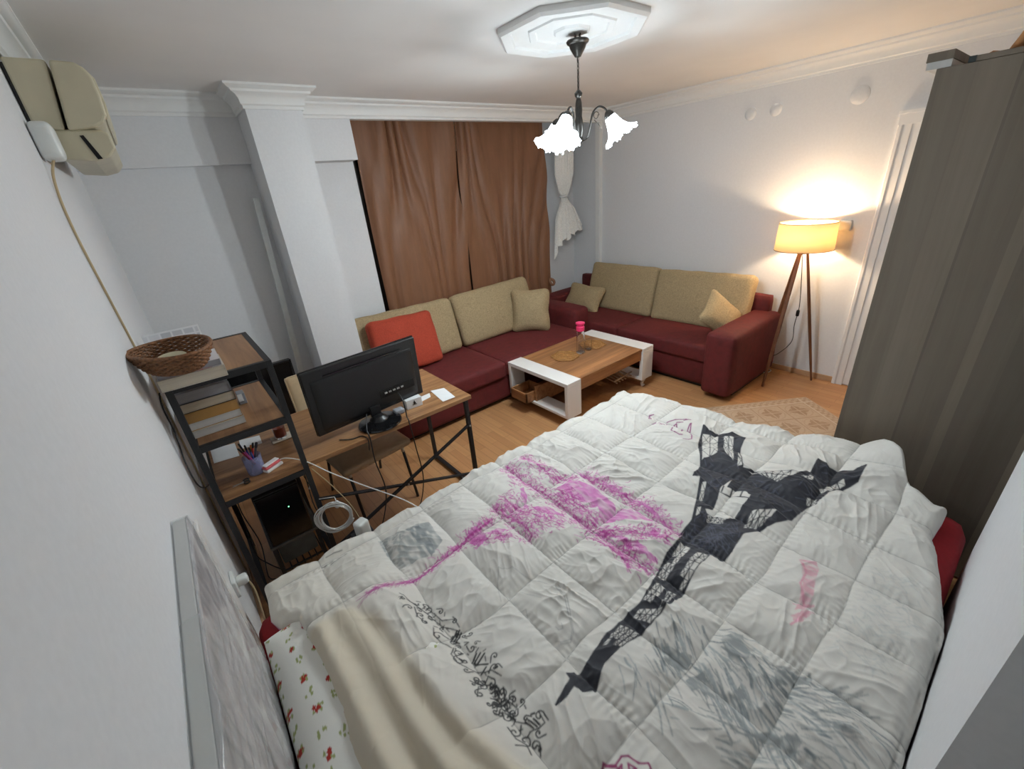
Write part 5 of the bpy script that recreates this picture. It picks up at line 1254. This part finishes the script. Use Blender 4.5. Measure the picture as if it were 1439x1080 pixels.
# chair
cr_ = thing('dining_chair', (.62, 2.60, 0), 'cream vinyl chair with metal legs tucked under the far side of the desk', 'chair')
obj('seat', MB().rbox((.63, 2.56, .455), (.48, .46, .055), .026, (0, 0, .012), rot(R(1.5), 0, R(6)), 12), M_cream_shaded, cr_, smooth=True)
ch_b = obj('backrest', MB().rbox((.60, 2.87, .80), (.50, .035, .30), .016, (0, .006, 0), rot(R(-8), 0, R(3)), 12), M_cream, cr_, smooth=True)
obj('backrest_piping', MB().tube([Vector((.60, 2.87, .80)) + rot(R(-8), 0, R(3)) @ Vector((sx_ * .248, -.014, z_)) for sx_, z_ in ((-1, -.14), (-1, .0), (-1, .135), (-.9, .148), (.9, .148), (1, .135), (1, -.14))], .004, 6), M_cream, ch_b, smooth=True)
for (tx_, ty_), (bx_, by_) in (((.83, 2.40), (.855, 2.37)), ((.46, 2.38), (.47, 2.34)), ((.80, 2.76), (.80, 2.90)), ((.44, 2.74), (.42, 2.90))):
    lg = obj('leg', MB().tube([(tx_, ty_, .44), (bx_, by_, .0)], .010, 8), M_black, cr_, smooth=True)
    obj('leg_sleeve', MB().tube([(tx_ + (bx_ - tx_) * .02, ty_ + (by_ - ty_) * .02, .432), (tx_ + (bx_ - tx_) * .14, ty_ + (by_ - ty_) * .14, .38)], .0125, 8), M_alu, lg, smooth=True)
obj('seat_frame', MB().bar((.83, 2.40, .425), (.46, 2.38, .425), .02).bar((.80, 2.76, .425), (.44, 2.74, .425), .02).bar((.83, 2.40, .425), (.80, 2.76, .425), .02).bar((.46, 2.38, .425), (.44, 2.74, .425), .02), M_black, cr_)
obj('back_upright', MB().tube([(.80, 2.76, .43), (.82, 2.86, .70), (.82, 2.895, .84)], .010, 8).tube([(.44, 2.74, .43), (.40, 2.84, .70), (.40, 2.875, .84)], .010, 8), M_black, cr_, smooth=True)
# computer case and low stand under the desk
t = thing('rack_stand', (.08, 2.38, 0), 'low grey metal stand on the floor under the desk, carrying the black computer case', 'stand')
obj('stand_top', MB().box(-.06, 2.16, .30, .19, 2.62, .315), new_mat('grey_metal', (.10, .10, .095), .5, .3, noise=(40, .2, .1, (1, 1, 1))), t, bevel=.002)
for x in (-.045, .175):
    for y in (2.175, 2.605): obj('leg', MB().box(x - .01, y - .01, 0, x + .01, y + .01, .30), M_black, t)
mb = MB()
for k in range(7): mb.box(-.04 + k * .034, 2.17, .12, -.034 + k * .034, 2.60, .126)
mb.box(-.045, 2.17, .126, .175, 2.18, .134).box(-.045, 2.59, .126, .175, 2.60, .134)
obj('wire_shelf', mb, M_black, t)
tag(obj('storage_box', MB().rbox((.065, 2.39, .195), (.19, .34, .125), .012, n=6), new_mat('dusty_grey_plastic', (.10, .105, .10), .5, noise=(12, .3, .1, (1, 1, 1))), smooth='auto', origin=(.065, 2.39, .135)), 'dusty grey box on the wire shelf of the low stand under the desk', 'box')
pcb = thing('computer_case', (.06, 2.38, .315), 'black computer case under the desk with a tiny green light', 'computer')
obj('case_body', MB().box(-.05, 2.17, .316, .165, 2.60, .63), M_blackp, pcb, bevel=.005)
obj('front_panel', MB().box(-.045, 2.158, .322, .160, 2.17, .625), M_gloss, pcb, bevel=.004)
obj('power_light', MB().box(.085, 2.1555, .515, .090, 2.158, .519), new_mat('green_led', (.1, .9, .3), .3, emit=(.2, 1, .45), emit_s=3), pcb)
for k, pts in enumerate(([(-.10, 2.30, .70), (-.11, 2.24, .55), (-.09, 2.20, .35), (-.12, 2.22, .12), (-.10, 2.3, .01)], [(-.13, 2.33, .70), (-.12, 2.3, .50), (-.13, 2.22, .30), (-.10, 2.28, .15), (-.04, 2.32, .01)], [(.20, 2.40, .72), (.215, 2.25, .60), (.20, 2.15, .45), (.24, 2.2, .2), (.22, 2.3, .01)])):
    tag(obj('loose_cable', MB().tube(smooth_pts(pts), .003, 6), M_blackp, smooth=True, origin=pts[-1]), ['black cable hanging at the wall side of the computer case', 'black cable looping left of the computer case to the floor', 'black cable hanging beside the front post of the shelf tower'][k], 'cable')
t = thing('usb_plug', (.20, 2.08, .62), 'tiny black cable end with a bright metal plug hanging under the desk', 'plug')
obj('metal_plug', MB().obox((.205, 2.085, .615), (.012, .008, .016), rot(0, R(30))), M_alu, t)
obj('plug_lead', MB().tube(smooth_pts([(.207, 2.085, .625), (.20, 2.09, .66), (.19, 2.10, .715)]), .002, 6), M_blackp, t, smooth=True)
# coiled white cable hanging from the front post, with its plug
t = thing('coiled_cable', (.25, 2.0, .33), 'white network cable wound in a loose coil by the front post of the shelf tower', 'cable')
cc = Vector((.258, 2.005, .432))
vdir = (Vector((0, 0, 1.93)) - cc).normalized(); ux = vdir.cross(Vector((0, 0, 1))).normalized(); ux = Vector((.82, -.35, -.35)).normalized(); uz = ux.cross(Vector((0, 1, .25)).normalized()).normalized()
pts = []
for k in range(9 * 28 + 1):
    a = 2 * PI * k / 28; lp = k / 28
    r1 = .082 + .008 * math.sin(lp * 2.3); r2 = .090 + .010 * math.sin(lp * 1.7 + 1)
    pts.append(cc + ux * (r1 * math.cos(a) + .010 * math.sin(lp * 3.1)) + uz * (r2 * math.sin(a) + .008 * math.cos(lp * 2.7)) + ux.cross(uz) * (.006 * math.sin(lp * 5)))
obj('cable_loops', MB().tube(pts, .0034, 6), M_wirew, t, smooth=True)
obj('cable_tie', MB().tube([cc + uz * .092 + Vector((.012 * math.cos(a), .0, .020 * math.sin(a))) for a in np.linspace(0, 2 * PI, 13)], .004, 6).tube([cc + uz * .10, cc + uz * .13 + Vector((-.01, .03, .0)), Vector((.222, 2.05, .55))], .0025, 6), M_wirew, t, smooth=True)
tag(obj('white_adapter', MB().rbox((.345, 1.865, .395), (.065, .06, .10), .014, M=rot(0, 0, R(20)), n=8), M_acw, smooth=True, origin=(.345, 1.865, .34)), 'white plug adapter beside the bed edge just below the coiled cable', 'adapter')
tag(obj('adapter_stand_box', MB().box(.29, 1.80, 0, .40, 1.93, .343), M_covb, bevel=.004, origin=(.345, 1.865, 0)), 'dark upright box between bed and desk carrying the white adapter', 'box')
# socket and plug on the left wall by the bed head
t = thing('wall_outlet', (XL, 1.72, .52), 'white wall outlet with a plug and cable, low on the left wall behind the canvas', 'outlet')
obj('outlet_plate', MB().rbox((XL + .008, 1.74, .555), (.016, .085, .085), .006, n=6), M_acw, t, smooth=True)
obj('plug', MB().rbox((XL + .035, 1.745, .555), (.045, .04, .04), .012, n=6), M_acw, t, smooth=True)
obj('plug_cord', MB().tube(smooth_pts([(XL + .05, 1.745, .55), (XL + .06, 1.73, .48), (XL + .05, 1.68, .36), (XL + .04, 1.7, .2)]), .0035, 6), M_wireb, t, smooth=True)
# black cable looping out beside the tower
tag(obj('tower_cable', MB().tube(smooth_pts([(XL + .03, 2.12, 1.30), (XL + .02, 2.10, 1.24), (XL + .018, 2.12, 1.12), (XL + .015, 2.02, 1.02), (XL + .02, 1.98, .93), (XL + .03, 2.05, .86), (XL + .045, 2.12, .83)]), .0032, 6), M_blackp, smooth=True, origin=(XL + .03, 2.12, .83)), 'black cable looping between the left wall and the shelf tower', 'cable')
# leaning metal bar in the corner beside the pillar
tag(obj('metal_bar', MB().bar((.560, 3.70, 0.0), (.672, 3.755, 2.01), .042, .020), new_mat('satin_aluminium', (.74, .76, .75), .35, .35, noise=(30, .04, 0, (1, 1, 1))), bevel=.003, origin=(.60, 3.74, 0)), 'long thin aluminium bar leaning in the corner left of the pillar', 'bar')
# wrapped canvas between wall and bed
def canvas():
    t = thing('wrapped_canvas', (XL + .03, .8, .5), 'large plastic-wrapped canvas leaning against the left wall beside the bed head', 'canvas')
    y0, y1 = .25, 1.29
    top = Vector((XL + .020, 0, 1.195)); bot = Vector((XL + .024, 0, .512))
    d = (top - bot); L = d.length; d.normalize(); nrm = Vector((-d.z, 0, d.x)) * -1
    if nrm.x < 0: nrm = -nrm
    th = .034
    Mc = Matrix((Vector((0, 1, 0)), nrm, d)).transposed()
    cen = (top + bot) / 2 + Vector((0, (y0 + y1) / 2, 0))
    m = new_mat('faded_print', (.30, .29, .31), .55); nt = m.node_tree; b = nt.nodes['Principled BSDF']
    tc = nt.nodes.new('ShaderNodeTexCoord'); mp = nt.nodes.new('ShaderNodeMapping'); mp.inputs['Scale'].default_value = (1, 4, 1.5)
    nt.links.new(tc.outputs['Object'], mp.inputs[0]); n = nt.nodes.new('ShaderNodeTexNoise'); n.inputs['Scale'].default_value = 2.6; n.inputs['Detail'].default_value = 6; n.inputs['Distortion'].default_value = 1.0
    nt.links.new(mp.outputs[0], n.inputs[0]); r = nt.nodes.new('ShaderNodeValToRGB')
    r.color_ramp.elements[0].position = .3; r.color_ramp.elements[0].color = (.20, .20, .205, 1)
    r.color_ramp.elements[1].position = .75; r.color_ramp.elements[1].color = (.70, .69, .67, 1)
    e = r.color_ramp.elements.new(.5); e.color = (.46, .42, .43, 1)
    nt.links.new(n.outputs['Fac'], r.inputs[0]); nt.links.new(r.outputs[0], b.inputs['Base Color'])
    obj('canvas_face', MB().obox(cen + nrm * (th / 2 - .001), (y1 - y0, .003, L), Mc), m, t)
    obj('canvas_frame', MB().obox(cen - nrm * .0015, (y1 - y0, th - .004, L), Mc), new_mat('pale_canvas', (.56, .55, .52), .7, noise=(20, .05, .1, (1, 1, 1))), t, bevel=.003)
    # plastic film: wrinkled glossy shell
    ny, nz = 150, 90
    u = np.linspace(0, 1, ny)[None, :]; s = np.linspace(0, 1, nz)[:, None]
    prof = [(-.019, -.10), (-.019, 1.004), (.019, 1.004), (.020, .0)]
    seg = np.cumsum([0] + [math.hypot((prof[i + 1][0] - prof[i][0]), (prof[i + 1][1] - prof[i][1]) * L) for i in range(3)]); seg = seg / seg[-1]
    s2 = np.concatenate([np.linspace(.80 * seg[1], seg[1], 8)[:-1], np.linspace(seg[1], seg[2], 10)[:-1], np.linspace(seg[2], 1, nz - 15)])[:, None]
    nn = np.interp(s2, seg, [p[0] for p in prof]); tt = np.interp(s2, seg, [p[1] for p in prof])
    U = u + 0 * s2; S = s2 + 0 * u
    wr = .007 * (1 - np.abs(2 * vnoise(U * 9 + S * 5, S * 26, 91) - 1)) ** 2 + .002 * vnoise(U * 40, S * 30, 92)
    base = np.array(bot)[None, None, :] * 1.0
    Pn = np.array(bot) + np.array(d) * (tt[..., None] * L) + np.array(nrm) * ((nn + np.sign(nn) * wr * (np.abs(tt) > 0))[..., None]) + np.array((0, 1, 0)) * ((y0 - .003 + (y1 - y0 + .006) * U)[..., None])
    f = new_mat('clear_wrap', (.9, .92, .93), .07, trans=0.0, alpha=.30, coat=1.0)
    grid_obj('plastic_wrap', Pn, None, f, t)
    obj('film_end', MB().obox(cen + Vector((0, (y1 - y0) / 2 + .0025, 0)), (.002, th + .004, L), Mc), f, t)
canvas()
# corner protector strip behind the canvas
tag(obj('white_board', MB().box(XL, 1.30, .0, XL + .012, 1.62, .98), M_white, bevel=.002, origin=(XL, 1.46, 0)), 'narrow white board edge standing against the left wall between the canvas and the shelf tower', 'board')
